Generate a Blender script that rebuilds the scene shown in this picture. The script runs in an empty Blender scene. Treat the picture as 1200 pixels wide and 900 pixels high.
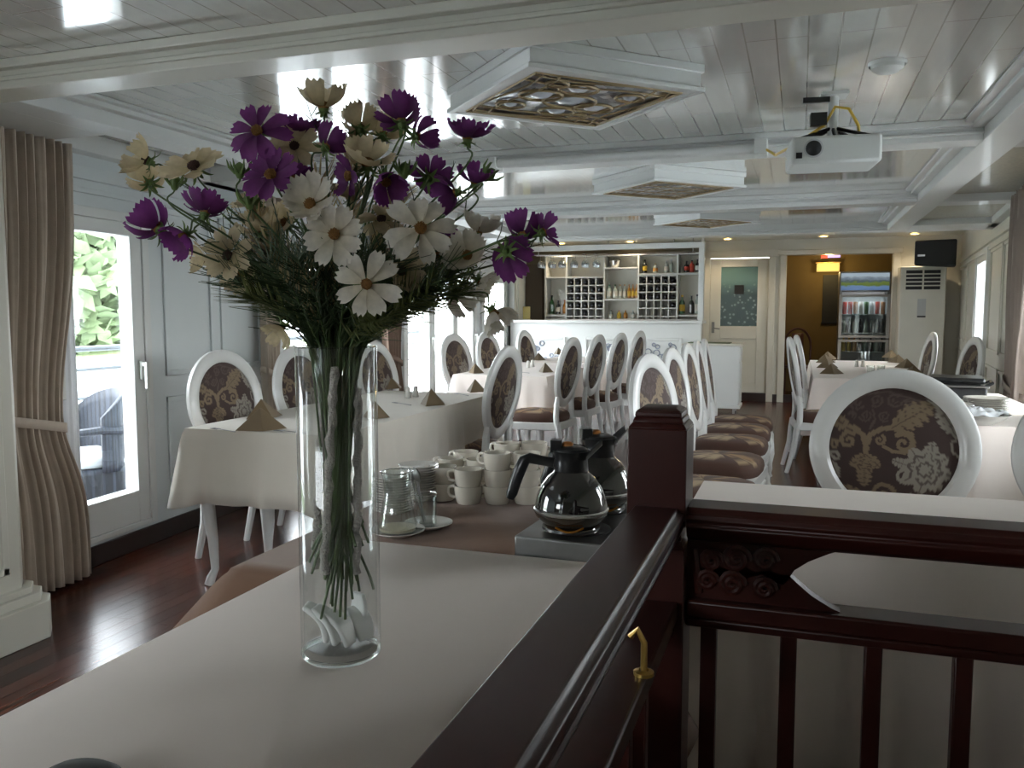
import bpy, bmesh, math, random
import numpy as np
from mathutils import Vector, Matrix, Euler
random.seed(7)
S = bpy.context.scene
COL = S.collection
PI = math.pi

# ------------------------------------------------------------------ camera
F, CAMH = 980.0, 1.28
TH = math.atan(84 / F); PS = math.atan(338 / F * math.cos(TH))
cd = bpy.data.cameras.new('camera'); cam = bpy.data.objects.new('camera', cd); COL.objects.link(cam)
cam.location = (0, 0, CAMH); cam.rotation_euler = (PI / 2 - TH, 0, PS)
cd.sensor_width = 36; cd.lens = F / 1200 * 36; cd.clip_start = .02; cd.clip_end = 400
S.camera = cam
# ------------------------------------------------------------------ world, sun, exposure
S.view_settings.view_transform = 'Standard'; S.view_settings.look = 'None'
S.view_settings.gamma = 1; S.view_settings.use_curve_mapping = False
S.view_settings.exposure = 1.05
W = bpy.data.worlds.new('sky'); S.world = W; W.use_nodes = True
wn = W.node_tree.nodes; wl = W.node_tree.links
bg = wn['Background']; bg.inputs['Strength'].default_value = 8
tc = wn.new('ShaderNodeTexCoord'); sx = wn.new('ShaderNodeSeparateXYZ'); cr = wn.new('ShaderNodeValToRGB')
wl.new(tc.outputs['Generated'], sx.inputs[0]); wl.new(sx.outputs['Z'], cr.inputs[0])
cr.color_ramp.elements[0].color = (1, .975, .925, 1); cr.color_ramp.elements[1].color = (.93, .95, .97, 1)
wl.new(cr.outputs[0], bg.inputs['Color'])
sd = bpy.data.lights.new('sun', 'SUN'); sun = bpy.data.objects.new('sun', sd); COL.objects.link(sun)
sd.energy = 1.5; sd.angle = math.radians(1.5); sd.color = (1, .9, .72)
sun.rotation_euler = Vector((-.78, -.30, -.55)).to_track_quat('-Z', 'Y').to_euler()
def portal(loc, sx_, sz_, ax):
    l = bpy.data.lights.new('portal', 'AREA'); l.shape = 'RECTANGLE'; l.size = sx_; l.size_y = sz_
    l.cycles.is_portal = True
    o = bpy.data.objects.new('portal', l); COL.objects.link(o); o.location = loc
    o.rotation_euler = Vector(ax).to_track_quat('-Z', 'Z').to_euler()

# ------------------------------------------------------------------ helpers
cR = Vector((math.cos(PS), math.sin(PS), 0)); cF0 = Vector((-math.sin(PS), math.cos(PS), 0)); cZ = Vector((0, 0, 1))
cF = math.cos(TH) * cF0 - math.sin(TH) * cZ; cU = math.sin(TH) * cF0 + math.cos(TH) * cZ
def at(x, y, X=None, Y=None, Z=None, d=None):
    r = (x - 600) / F * cR - (y - 450) / F * cU + cF
    t = X / r.x if X is not None else Y / r.y if Y is not None else (Z - CAMH) / r.z if Z is not None else d
    return Vector((0, 0, CAMH)) + t * r

def mat(name, col, rough=.5, metal=0, spec=.5, coat=0, noise=0, nscale=8, bump=0, bscale=60, trans=0, emit=None, es=0, sheen=0):
    m = bpy.data.materials.new(name); m.use_nodes = True
    n = m.node_tree.nodes; l = m.node_tree.links; b = n['Principled BSDF']
    b.inputs['Base Color'].default_value = (*col, 1); b.inputs['Roughness'].default_value = rough
    b.inputs['Metallic'].default_value = metal; b.inputs['Specular IOR Level'].default_value = spec
    b.inputs['Coat Weight'].default_value = coat; b.inputs['Coat Roughness'].default_value = .08
    if sheen: b.inputs['Sheen Weight'].default_value = sheen
    if trans: b.inputs['Transmission Weight'].default_value = trans
    if emit: b.inputs['Emission Color'].default_value = (*emit, 1); b.inputs['Emission Strength'].default_value = es
    if noise or bump:
        t = n.new('ShaderNodeTexCoord')
    if noise:
        z = n.new('ShaderNodeTexNoise'); z.inputs['Scale'].default_value = nscale; z.inputs['Detail'].default_value = 5
        l.new(t.outputs['Object'], z.inputs['Vector'])
        mx = n.new('ShaderNodeMixRGB'); mx.inputs[1].default_value = (*[c * (1 - noise) for c in col], 1)
        mx.inputs[2].default_value = (*[min(1, c * (1 + noise)) for c in col], 1)
        l.new(z.outputs['Fac'], mx.inputs[0]); l.new(mx.outputs[0], b.inputs['Base Color'])
    if bump:
        z2 = n.new('ShaderNodeTexNoise'); z2.inputs['Scale'].default_value = bscale; z2.inputs['Detail'].default_value = 4
        l.new(t.outputs['Object'], z2.inputs['Vector'])
        bp = n.new('ShaderNodeBump'); bp.inputs['Strength'].default_value = bump; bp.inputs['Distance'].default_value = .01
        l.new(z2.outputs['Fac'], bp.inputs['Height']); l.new(bp.outputs[0], b.inputs['Normal'])
    return m

def planks(name, c1, c2, mortar, width, length, msize, rough, coat=0, bump=.4, axis_y=True, noise=.3, spec=.5):
    m = mat(name, c1, rough, coat=coat, spec=spec); n = m.node_tree.nodes; l = m.node_tree.links; b = n['Principled BSDF']
    t = n.new('ShaderNodeTexCoord'); mp = n.new('ShaderNodeMapping')
    if axis_y: mp.inputs['Rotation'].default_value = (0, 0, PI / 2)
    br = n.new('ShaderNodeTexBrick'); br.inputs['Scale'].default_value = 1
    br.inputs['Brick Width'].default_value = length; br.inputs['Row Height'].default_value = width
    br.inputs['Mortar Size'].default_value = msize; br.inputs['Mortar Smooth'].default_value = .15; br.inputs['Bias'].default_value = 0
    br.inputs['Color1'].default_value = (*c1, 1); br.inputs['Color2'].default_value = (*c2, 1); br.inputs['Mortar'].default_value = (*mortar, 1)
    br.offset = .37; br.offset_frequency = 3
    l.new(t.outputs['Object'], mp.inputs[0]); l.new(mp.outputs[0], br.inputs['Vector'])
    mp2 = n.new('ShaderNodeMapping'); mp2.inputs['Scale'].default_value = (14, 1.2, 3)
    z = n.new('ShaderNodeTexNoise'); z.inputs['Scale'].default_value = 3; z.inputs['Detail'].default_value = 6
    l.new(t.outputs['Object'], mp2.inputs[0]); l.new(mp2.outputs[0], z.inputs['Vector'])
    mx = n.new('ShaderNodeMixRGB'); mx.blend_type = 'MULTIPLY'; mx.inputs[0].default_value = noise
    l.new(br.outputs['Color'], mx.inputs[1]); l.new(z.outputs['Fac'], mx.inputs[2]); l.new(mx.outputs[0], b.inputs['Base Color'])
    bp = n.new('ShaderNodeBump'); bp.inputs['Strength'].default_value = bump; bp.inputs['Distance'].default_value = .004; bp.invert = True
    z3 = n.new('ShaderNodeTexNoise'); z3.inputs['Scale'].default_value = 2.2; l.new(t.outputs['Object'], z3.inputs['Vector'])
    ad = n.new('ShaderNodeMath'); ad.operation = 'MULTIPLY_ADD'; ad.inputs[1].default_value = .35
    l.new(z3.outputs['Fac'], ad.inputs[0]); l.new(br.outputs['Fac'], ad.inputs[2])
    l.new(ad.outputs[0], bp.inputs['Height']); l.new(bp.outputs[0], b.inputs['Normal'])
    if coat: l.new(bp.outputs[0], b.inputs['Coat Normal'])
    return m

def glass(name, tint=(.93, .96, .95), gloss=.03, rough=.0):
    m = bpy.data.materials.new(name); m.use_nodes = True; n = m.node_tree.nodes; l = m.node_tree.links
    n.remove(n['Principled BSDF'])
    tr = n.new('ShaderNodeBsdfTransparent'); tr.inputs[0].default_value = (*tint, 1)
    gl = n.new('ShaderNodeBsdfGlossy'); gl.inputs['Roughness'].default_value = rough
    fr = n.new('ShaderNodeFresnel'); ge = n.new('ShaderNodeNewGeometry'); io = n.new('ShaderNodeMapRange')
    io.inputs[3].default_value = 1.45; io.inputs[4].default_value = 1 / 1.45     # same reflectance from both faces of the sheet
    l.new(ge.outputs['Backfacing'], io.inputs[0]); l.new(io.outputs[0], fr.inputs[0])
    ad = n.new('ShaderNodeMath'); ad.operation = 'ADD'; ad.inputs[1].default_value = gloss
    ad.use_clamp = True
    mx = n.new('ShaderNodeMixShader'); l.new(fr.outputs[0], ad.inputs[0]); l.new(ad.outputs[0], mx.inputs[0])
    l.new(tr.outputs[0], mx.inputs[1]); l.new(gl.outputs[0], mx.inputs[2]); l.new(mx.outputs[0], n['Material Output'].inputs[0])
    return m

def vcol(name, rough=.7, sheen=0, trans=0):
    m = mat(name, (1, 1, 1), rough, sheen=sheen, bump=.15, bscale=400); n = m.node_tree.nodes; l = m.node_tree.links
    a = n.new('ShaderNodeAttribute'); a.attribute_name = 'Col'
    l.new(a.outputs['Color'], n['Principled BSDF'].inputs['Base Color'])
    return m

class MB:
    def __init__(s): s.v = []; s.f = []; s.mi = []; s.cur = 0; s.X = Matrix()
    def V(s, *p): s.v.append(tuple(s.X @ Vector(p))); return len(s.v) - 1
    def Fc(s, *ids): s.f.append(ids); s.mi.append(s.cur)
    def slot(s, k): s.cur = k; return s
    def xf(s, loc=(0, 0, 0), rot=(0, 0, 0), sc=(1, 1, 1)):
        s.X = Matrix.Translation(loc) @ Euler(rot).to_matrix().to_4x4() @ Matrix.Diagonal((*sc, 1)); return s
    def box8(s, P):
        i = [s.V(*p) for p in P]
        for q in ((0, 3, 2, 1), (4, 5, 6, 7), (0, 1, 5, 4), (1, 2, 6, 5), (2, 3, 7, 6), (3, 0, 4, 7)): s.Fc(*[i[k] for k in q])
        return s
    def b(s, x0, x1, y0, y1, z0, z1):
        return s.box8([(x0, y0, z0), (x1, y0, z0), (x1, y1, z0), (x0, y1, z0), (x0, y0, z1), (x1, y0, z1), (x1, y1, z1), (x0, y1, z1)])
    def wb(s, side, Y0, Y1, o0, o1, z0, z1):
        a, c = side(Y0), side(Y1); g = 1 if side is XL else -1
        if g < 0: o0, o1 = -o1, -o0
        return s.box8([(a + o0, Y0, z0), (a + o1, Y0, z0), (c + o1, Y1, z0), (c + o0, Y1, z0), (a + o0, Y0, z1), (a + o1, Y0, z1), (c + o1, Y1, z1), (c + o0, Y1, z1)])
    def lathe(s, prof, seg=24, cx=0, cy=0, cz=0, sxy=(1, 1), close=True):
        rings = []
        for r, z in prof:
            if r < 1e-6: rings.append([s.V(cx, cy, cz + z)])
            else: rings.append([s.V(cx + r * sxy[0] * math.cos(2 * PI * k / seg), cy + r * sxy[1] * math.sin(2 * PI * k / seg), cz + z) for k in range(seg)])
        for a, c in zip(rings, rings[1:]):
            if len(a) == 1 and len(c) == 1: continue
            for k in range(seg):
                k2 = (k + 1) % seg
                if len(a) == 1: s.Fc(a[0], c[k2], c[k])
                elif len(c) == 1: s.Fc(a[k], a[k2], c[0])
                else: s.Fc(a[k], a[k2], c[k2], c[k])
        return s
    def tube(s, pts, r, seg=8, cap=True, flat=1, closed=False):
        pts = [Vector(p) for p in pts]; n = len(pts)
        rr = r if isinstance(r, (list, tuple)) else [r] * n
        rings = []; up = None
        for i, p in enumerate(pts):
            if closed: t = pts[(i + 1) % n] - pts[i - 1]
            else: t = pts[min(i + 1, n - 1)] - pts[max(i - 1, 0)]
            if t.length < 1e-9: t = Vector((0, 0, 1))
            t.normalize()
            if up is None: up = Vector((0, 0, 1)) if abs(t.z) < .9 else Vector((1, 0, 0))
            a = t.cross(up)
            if a.length < 1e-6: a = t.orthogonal()
            a.normalize(); bb = a.cross(t).normalized(); up = bb
            rings.append([s.V(*(p + a * rr[i] * math.cos(2 * PI * k / seg) + bb * rr[i] * flat * math.sin(2 * PI * k / seg))) for k in range(seg)])
        prs = list(zip(rings, rings[1:]))
        if closed: prs.append((rings[-1], rings[0]))
        for A, B in prs:
            for k in range(seg): s.Fc(A[k], A[(k + 1) % seg], B[(k + 1) % seg], B[k])
        if cap and not closed: s.Fc(*rings[0][::-1]); s.Fc(*rings[-1])
        return s
    def grid(s, fn, nu, nv, wrapu=False):
        ids = [[s.V(*fn(i / (nu if wrapu else nu - 1), j / (nv - 1))) for i in range(nu)] for j in range(nv)]
        for j in range(nv - 1):
            for i in range(nu if wrapu else nu - 1):
                i2 = (i + 1) % nu
                s.Fc(ids[j][i], ids[j][i2], ids[j + 1][i2], ids[j + 1][i])
        return ids
    def prism(s, poly, z0, z1):
        a = [s.V(x, y, z0) for x, y in poly]; c = [s.V(x, y, z1) for x, y in poly]; n = len(poly)
        s.Fc(*a[::-1]); s.Fc(*c)
        for k in range(n): s.Fc(a[k], a[(k + 1) % n], c[(k + 1) % n], c[k])
        return s
    def build(s, name, m, parent=None, bevel=0, sharp=40, solid=0, sub=0, loc=None, rot=None):
        me = bpy.data.meshes.new(name); me.from_pydata(s.v, [], s.f)
        for k in (m if isinstance(m, (list, tuple)) else [m]): me.materials.append(k)
        me.polygons.foreach_set('material_index', s.mi); me.polygons.foreach_set('use_smooth', [True] * len(s.f))
        bm = bmesh.new(); bm.from_mesh(me); bmesh.ops.recalc_face_normals(bm, faces=bm.faces); bm.to_mesh(me); bm.free()
        me.set_sharp_from_angle(angle=math.radians(sharp))
        o = bpy.data.objects.new(name, me); COL.objects.link(o)
        if parent: o.parent = parent
        if loc: o.location = loc
        if rot: o.rotation_euler = rot
        if bevel:
            q = o.modifiers.new('bevel', 'BEVEL'); q.width = bevel; q.segments = 2; q.limit_method = 'ANGLE'; q.angle_limit = math.radians(40)
        if solid:
            q = o.modifiers.new('solid', 'SOLIDIFY'); q.thickness = solid
        if sub:
            q = o.modifiers.new('sub', 'SUBSURF'); q.levels = sub; q.render_levels = sub
        return o

def tag(o, label, cat, group=None, kind=None):
    o['label'] = label; o['category'] = cat
    if group: o['group'] = group
    if kind: o['kind'] = kind
    return o
def struct(o, label=None, cat=None):
    o['kind'] = 'structure'
    if label: o['label'] = label; o['category'] = cat
    return o
def thing(name, label, cat, loc=(0, 0, 0), rz=0, group=None, rot=None):
    o = bpy.data.objects.new(name, None); COL.objects.link(o); o.location = loc
    o.rotation_euler = rot if rot else (0, 0, rz); o.empty_display_size = .05
    return tag(o, label, cat, group)
def dup(root, loc, rot, label=None, group=None):
    def cp(o, par):
        c = o.copy(); COL.objects.link(c)
        if par: c.parent = par
        for ch in list(o.children): cp(ch, c)
        return c
    r = cp(root, None); r.location = loc; r.rotation_euler = rot if isinstance(rot, (tuple, list, Euler)) else (0, 0, rot)
    if label: r['label'] = label
    if group: r['group'] = group
    return r

# hull-shaped room: both side walls spread a little towards the bar
def XL(Y): return -3.36 - .075 * (Y - 3.3)
def XR(Y): return 1.5 + .09 * (Y - 7)
ZS, ZC, ZB = 2.05, 2.14, 2.30     # beam underside, plank ceiling, ceiling over the bar

# ------------------------------------------------------------------ materials
m_white = mat('white_paint', (.66, .67, .65), .38, coat=.25, noise=.05, nscale=3)
m_wall = mat('pale_wall_paint', (.62, .66, .66), .45, noise=.06, nscale=2.5, coat=.15)
m_cream = mat('cream_paint', (.62, .60, .52), .42, coat=.2, noise=.06, nscale=4)
m_speckle = mat('speckled_underside', (.6, .6, .57), .5, noise=.16, nscale=220)
m_ceil = planks('ceiling_planks', (.66, .65, .60), (.62, .61, .56), (.36, .34, .30), .095, .95, .0028, .10, coat=1, bump=.22, spec=.8, noise=.12)
m_floor = planks('dark_floor_planks', (.15, .036, .017), (.045, .014, .010), (.004, .003, .003), .075, .8, .004, .24, coat=0, bump=.5, noise=.6, spec=.35)
m_dark = mat('dark_skirting', (.022, .012, .010), .35, noise=.3)
m_wood = mat('dark_mahogany', (.034, .0075, .0055), .34, spec=.28, coat=.04, noise=.35, nscale=14)
m_woodedge = mat('worn_mahogany', (.05, .018, .013), .3, coat=.3, noise=.4, nscale=30)
m_cloth = mat('white_tablecloth', (.80, .71, .65), .85, noise=.04, nscale=5, bump=.12, bscale=14, sheen=.2)
m_cloth_w = mat('warm_white_tablecloth', (.68, .63, .55), .85, noise=.05, nscale=6, bump=.15, bscale=12, sheen=.2)
m_brown = mat('brown_tablecloth', (.14, .068, .034), .8, noise=.12, nscale=5, bump=.12, bscale=20, sheen=.2)
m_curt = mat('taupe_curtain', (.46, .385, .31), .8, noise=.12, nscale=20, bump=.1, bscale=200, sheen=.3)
m_curt_b = mat('brown_curtain', (.20, .135, .10), .8, noise=.1, nscale=10)
m_sheer = mat('sheer_curtain', (.8, .82, .85), .8)
m_chair = mat('white_lacquer', (.68, .68, .66), .3, coat=.35)
m_chairc = m_chair
m_damask = vcol('brown_damask', .75, sheen=.05)
m_napkin = mat('gold_napkin', (.17, .115, .055), .65, noise=.12, nscale=20, sheen=.3)
m_silver = mat('steel', (.6, .6, .6), .25, metal=1)
m_brushed = mat('brushed_steel', (.24, .24, .235), .38, metal=1, noise=.1, nscale=40)
m_china = mat('white_china', (.72, .70, .65), .15, coat=.5)
m_chinac = mat('cream_china', (.66, .61, .52), .18, coat=.5)
m_glass = glass('clear_glass', (.955, .965, .96), .02)
m_glass2 = glass('drinking_glass', (.92, .94, .93), .05)
m_pane = glass('window_pane', (.92, .96, 1.0), .02)
m_coffee = mat('coffee_filled_glass', (.004, .003, .003), .04, spec=.8, coat=1)
m_black = mat('black_plastic', (.012, .013, .014), .28)
m_blackm = mat('matt_black', (.013, .014, .015), .55)
m_brass = mat('brass', (.65, .42, .12), .3, metal=1)
m_amber = mat('amber_glint', (.30, .11, .01), .1, spec=.6)
m_orange = mat('orange_plastic', (.45, .17, .03), .4)
m_bulb = mat('downlight_glow', (1, .8, .4), .5, emit=(1, .66, .25), es=9)
m_yellow = mat('yellow_cable', (.55, .36, .04), .5)
m_grey = mat('grey_plastic', (.45, .46, .46), .5)
m_lgrey = mat('pale_plastic', (.60, .61, .58), .45, noise=.03)
m_ochre = mat('ochre_wall', (.16, .11, .035), .7, noise=.15, nscale=4)
m_olive = mat('olive_wall', (.19, .165, .105), .7, noise=.1)
m_brownpanel = mat('brown_panel', (.10, .075, .05), .5)
m_teal = None

# ------------------------------------------------------------------ the setting
M = MB().b(-4.6, 2.8, -1.6, 14.6, -.06, 0); struct(M.build('floor', m_floor))
M = MB().b(-4.4, 2.3, -1.5, 8.9, ZC, ZC + .04); struct(M.build('ceiling', m_ceil))
M = MB().b(-4.6, 2.8, 8.85, 14.6, ZB + .002, ZB + .05); struct(M.build('ceiling', m_cream))
M = MB().b(-4.7, 2.9, -1.7, 14.7, ZB + .06, ZB + .1); struct(M.build('trim_1', m_white))      # unseen roof slab, added to keep sky light out of the room

def moulded_beam(name, y0, y1, x0, x1, z0=ZS, z1=ZC, m=m_white, bot=None):
    M = MB().b(x0, x1, y0, y1, z0, z1)
    M.b(x0, x1, y0 - .035, y0, z1 - .03, z1); M.b(x0, x1, y0 - .015, y0, z0 + .025, z0 + .04)
    M.b(x0, x1, y1, y1 + .035, z1 - .03, z1); M.b(x0, x1, y1, y1 + .015, z0 + .025, z0 + .04)
    return struct(M.build(name, m, bevel=.004))
XIL, XIR = -2.73, .755
moulded_beam('trim_2', 2.24, 2.385, -4.2, 2.2, m=m_cream)
moulded_beam('trim_3', 4.30, 4.46, XIL, XIR)
moulded_beam('trim_4', 6.55, 6.75, XIL, XIR)
moulded_beam('trim_5', 8.72, 8.95, -4.2, 2.2, z1=ZB + .02)
# side soffits with sunken panels
M = MB()
M.b(XIL - .16, XIL, 2.385, 8.72, ZS, ZC)
M.b(XIL, XIL + .05, 2.385, 8.72, ZC - .035, ZC); M.b(XIL, XIL + .085, 2.385, 8.72, ZC - .015, ZC)
for y0, y1 in ((2.385, 2.95), (4.2, 4.6), (6.4, 6.9), (8.3, 8.72)): M.b(-4.2, XIL - .16, y0, y1, ZS, ZC)
M.wb(XL, 2.95, 8.72, -.1, .09, ZS, ZC)
struct(M.build('trim_6', m_white, bevel=.004))
M = MB()
M.b(XIR, XIR + .17, 2.385, 8.72, ZS, ZC); M.b(XIR - .05, XIR, 2.385, 8.72, ZC - .035, ZC); M.b(XIR - .085, XIR, 2.385, 8.72, ZC - .015, ZC)
for y0, y1 in ((2.385, 2.6), (4.2, 4.55), (6.63, 6.85), (8.3, 8.72)): M.b(XIR + .17, 2.2, y0, y1, ZS, ZC)
M.wb(XR, 2.6, 8.72, -.1, .07, ZS, ZC)
struct(M.build('trim_7', m_white, bevel=.004))
# gilt leaf panels in the right soffit
m_gilt = mat('speckled_panel', (.42, .40, .31), .4, noise=.35, nscale=60, coat=.3)
for i, (y0, y1) in enumerate(((2.6, 4.2), (4.55, 6.63), (6.85, 8.3))):
    struct(MB().b(XIR + .17, 2.1, y0, y1, ZC - .035, ZC - .02).build('trim_%d' % (8 + i), m_gilt))

# left wall with openings  (Y0, Y1, sill, head)
LW = [(.45, 1.45, .3, 1.80), (2.42, 3.70, .12, 1.80), (4.98, 6.75, .12, 1.80), (7.35, 9.75, .12, 1.80), (10.0, 11.2, .3, 1.8)]
RW = [(2.8, 3.9, .7, 1.85), (4.4, 5.9, .25, 1.85), (9.0, 10.15, .1, 1.9)]
def side_wall(side, ops, name, top, pw=.5, m=None):
    M = MB(); y = -1.5
    for y0, y1, s0, s1 in ops + [(12.6, 12.6, 0, 0)]:
        M.wb(side, y, y0, -.14, 0, 0, top)
        if y1 > y0: M.wb(side, y0, y1, -.14, 0, 0, s0); M.wb(side, y0, y1, -.14, 0, s1, top)
        y = y1
    # raised panels and mouldings on the solid stretches
    y = -1.5
    for y0, y1, s0, s1 in ops + [(12.6, 12.6, 0, 0)]:
        a, c = y + .1, y0 - .1
        n = max(1, int((c - a) / pw))
        for k in range(n):
            p0 = a + (c - a) * k / n + .04; p1 = a + (c - a) * (k + 1) / n - .04
            if p1 - p0 < .15: continue
            for z0, z1 in ((.25, .80), (.92, 1.86)):
                for q in ((p0, p0 + .03, z0, z1), (p1 - .03, p1, z0, z1), (p0, p1, z0, z0 + .03), (p0, p1, z1 - .03, z1)):
                    M.wb(side, q[0], q[1], 0, .014, q[2], q[3])
        y = y1
    M.wb(side, -1.5, 12.6, 0, .03, 1.93, 1.99); M.wb(side, -1.5, 12.6, 0, .018, 1.865, 1.89)
    return struct(M.build(name, m or m_wall, bevel=.003))
side_wall(XL, LW, 'wall_left', 2.34); side_wall(XR, RW, 'wall_right', 2.34, .95, m_cream)
struct(MB().wb(XL, -1.5, 12.6, 0, .022, 0, .10).build('baseboard_left', m_dark, bevel=.004))
struct(MB().wb(XR, -1.5, 12.6, 0, .022, 0, .10).build('baseboard_right', m_dark, bevel=.004))
FX0, FX1, FZ0, FZ1 = -2.6, -1.1, 1.1, 1.82
struct(MB().b(-4.2, FX0, -1.7, -1.5, 0, 2.34).b(FX1, 2.4, -1.7, -1.5, 0, 2.34).b(FX0, FX1, -1.7, -1.5, 0, FZ0).b(FX0, FX1, -1.7, -1.5, FZ1, 2.34).build('wall_front', m_cream))
wf_ = struct(MB().b(FX0, FX0 + .06, -1.68, -1.47, FZ0, FZ1).b(FX1 - .06, FX1, -1.68, -1.47, FZ0, FZ1).b(FX0 + .06, FX1 - .06, -1.68, -1.47, FZ1 - .06, FZ1).b(FX0 + .06, FX1 - .06, -1.68, -1.47, FZ0, FZ0 + .06).build('fill_window', m_white, bevel=.004))  # unseen window added behind the camera as front light for the flowers
MB().b(FX0 + .06, FX1 - .06, -1.6, -1.595, FZ0 + .06, FZ1 - .06).build('pane', m_pane, wf_)
YB = 12.5
M = MB()
dL, dR, oL, oR = -1.25, -.44, -.20, 1.17
M.b(-4.3, dL, YB, YB + .12, 0, 2.34); M.b(dL, dR, YB, YB + .12, 2.06, 2.34); M.b(dR, oL, YB, YB + .12, 0, 2.34)
M.b(oL, oR, YB, YB + .12, 2.08, 2.34); M.b(oR, 2.3, YB, YB + .12, 0, 2.34)
struct(M.build('wall_back', m_cream))
# casing round door and alcove
M = MB()
for x in (dL - .09, dR): M.b(x, x + .09, YB - .025, YB, 0, 2.06)
M.b(dL - .13, dR + .13, YB - .012, YB, 2.06, 2.16)
for x in (oL - .09, oR): M.b(x, x + .09, YB - .035, YB, 0, 2.08)
M.b(oL - .12, oR + .12, YB - .04, YB, 2.08, 2.15)
struct(M.build('trim_11', m_cream, bevel=.005))
struct(MB().b(-1.1, 2.0, YB - .02, YB, 0, .11).build('baseboard_back', m_dark))
# alcove beyond the opening
M = MB(); M.b(oL - .12, oR + .9, 14.3, 14.4, 0, 2.34); M.b(oL - .22, oL - .12, YB + .12, 14.4, 0, 2.34); M.b(oR + .9, oR + 1.0, YB + .12, 14.4, 0, 2.34)
struct(M.build('wall_alcove', m_ochre))

# windows and glazed doors
def handle_bm(M, side, y, z):
    M.wb(side, y - .012, y + .012, .03, .045, z - .07, z + .03); M.wb(side, y - .012, y + .012, .045, .07, z + .0, z + .025)
    M.wb(side, y - .012, y + .012, .06, .08, z - .12, z + .025); return M
def glazed(name, side, y0, y1, s0, s1, leaves, handle=True):
    M = MB(); e = .05
    M.wb(side, y0, y0 + e, -.12, .03, s0, s1); M.wb(side, y1 - e, y1, -.12, .03, s0, s1); M.wb(side, y0 + e, y1 - e, -.12, .03, s1 - e, s1); M.wb(side, y0 + e, y1 - e, -.12, .03, s0, s0 + .03)
    fr = struct(M.build(name, m_white, bevel=.004))
    for (a, c) in leaves:
        L = MB(); w = .085; b = .2 if s0 < .2 else .09
        L.wb(side, a, a + w, -.07, .02, s0 + .03, s1 - e); L.wb(side, c - w, c, -.07, .02, s0 + .03, s1 - e)
        L.wb(side, a + w, c - w, -.07, .02, s0 + .03, s0 + b); L.wb(side, a + w, c - w, -.07, .02, s1 - e - .07, s1 - e)
        lf = L.build('sash', m_white, fr, bevel=.004)
        P = MB().wb(side, a + w, c - w, -.035, -.03, s0 + b, s1 - e - .07); P.build('pane', m_pane, lf)
        if handle: handle_bm(MB(), side, c - .045, .99).build('handle', m_lgrey, lf, bevel=.003)
    return fr
glazed('window_1', XL, 2.42, 3.70, .12, 1.80, [(2.47, 3.06), (3.07, 3.65)])
glazed('window_2', XL, 4.98, 6.75, .12, 1.80, [(5.03, 5.86), (5.87, 6.70)])
glazed('window_3', XL, 7.35, 9.75, .12, 1.80, [(7.40, 8.17), (8.18, 8.95), (8.96, 9.70)])
glazed('window_4', XL, .45, 1.45, .3, 1.80, [(.50, 1.40)], False)
glazed('window_5', XR, 4.4, 5.9, .25, 1.85, [(4.45, 5.14), (5.15, 5.85)], False)
glazed('window_6', XR, 9.0, 10.15, .1, 1.9, [(9.05, 10.1)], False)
for (y0, y1, s0, s1) in LW: portal((XL((y0 + y1) / 2) - .16, (y0 + y1) / 2, (s0 + s1) / 2), y1 - y0, s1 - s0, (1, .0, 0))
for (y0, y1, s0, s1) in RW: portal((XR((y0 + y1) / 2) + .16, (y0 + y1) / 2, (s0 + s1) / 2), y1 - y0, s1 - s0, (-1, .0, 0))

portal(((FX0 + FX1) / 2, -1.72, (FZ0 + FZ1) / 2), FX1 - FX0, FZ1 - FZ0, (0, 1, 0))
glazed('window_8', XL, 10.0, 11.2, .3, 1.80, [(10.05, 11.15)], False)
glazed('window_9', XR, 2.8, 3.9, .7, 1.85, [(2.85, 3.85)], False)
# back door with etched glass
def etched():
    m = mat('etched_teal_glass', (.06, .13, .12), .25); n = m.node_tree.nodes; l = m.node_tree.links
    t = n.new('ShaderNodeTexCoord'); v = n.new('ShaderNodeTexVoronoi'); v.inputs['Scale'].default_value = 17
    r = n.new('ShaderNodeValToRGB'); r.color_ramp.elements[0].position = .18; r.color_ramp.elements[0].color = (.20, .29, .26, 1)
    r.color_ramp.elements[1].position = .34; r.color_ramp.elements[1].color = (.03, .065, .06, 1)
    sp = n.new('ShaderNodeSeparateXYZ'); r2 = n.new('ShaderNodeValToRGB'); mx = n.new('ShaderNodeMixRGB')
    r2.color_ramp.elements[0].position = .60; r2.color_ramp.elements[1].position = .80
    mp = n.new('ShaderNodeMapRange'); mp.inputs[1].default_value = .9; mp.inputs[2].default_value = 1.95
    l.new(t.outputs['Object'], v.inputs['Vector']); l.new(v.outputs['Distance'], r.inputs[0]); l.new(t.outputs['Object'], sp.inputs[0])
    l.new(sp.outputs['Z'], mp.inputs[0]); l.new(mp.outputs[0], r2.inputs[0]); l.new(r2.outputs[0], mx.inputs[0])
    l.new(r.outputs[0], mx.inputs[1]); mx.inputs[2].default_value = (.12, .22, .19, 1); l.new(mx.outputs[0], n['Principled BSDF'].inputs['Base Color'])
    return m
m_teal = etched()
y0, y1 = YB + .02, YB + .07
M = MB(); M.b(dL, dL + .15, y0, y1, .12, 2.05); M.b(dR - .15, dR, y0, y1, .12, 2.05); M.b(dL + .15, dR - .15, y0, y1, 1.93, 2.05)
M.b(dL + .15, dR - .15, y0, y1, .90, 1.08); M.b(dL + .15, dR - .15, y0, y1, .12, .26); M.b(dL + .15, dR - .15, y0 + .012, y1, .26, .90)
door = struct(M.build('door_1', m_cream, bevel=.005))
MB().b(dL + .15, dR - .15, y0 + .015, y0 + .025, 1.08, 1.93).build('pane', m_teal, door)
MB().b(dL + .34, dL + .47, y0 - .0, y0 + .014, 1.54, 1.67).build('door_plate', m_blackm, door)
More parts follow.
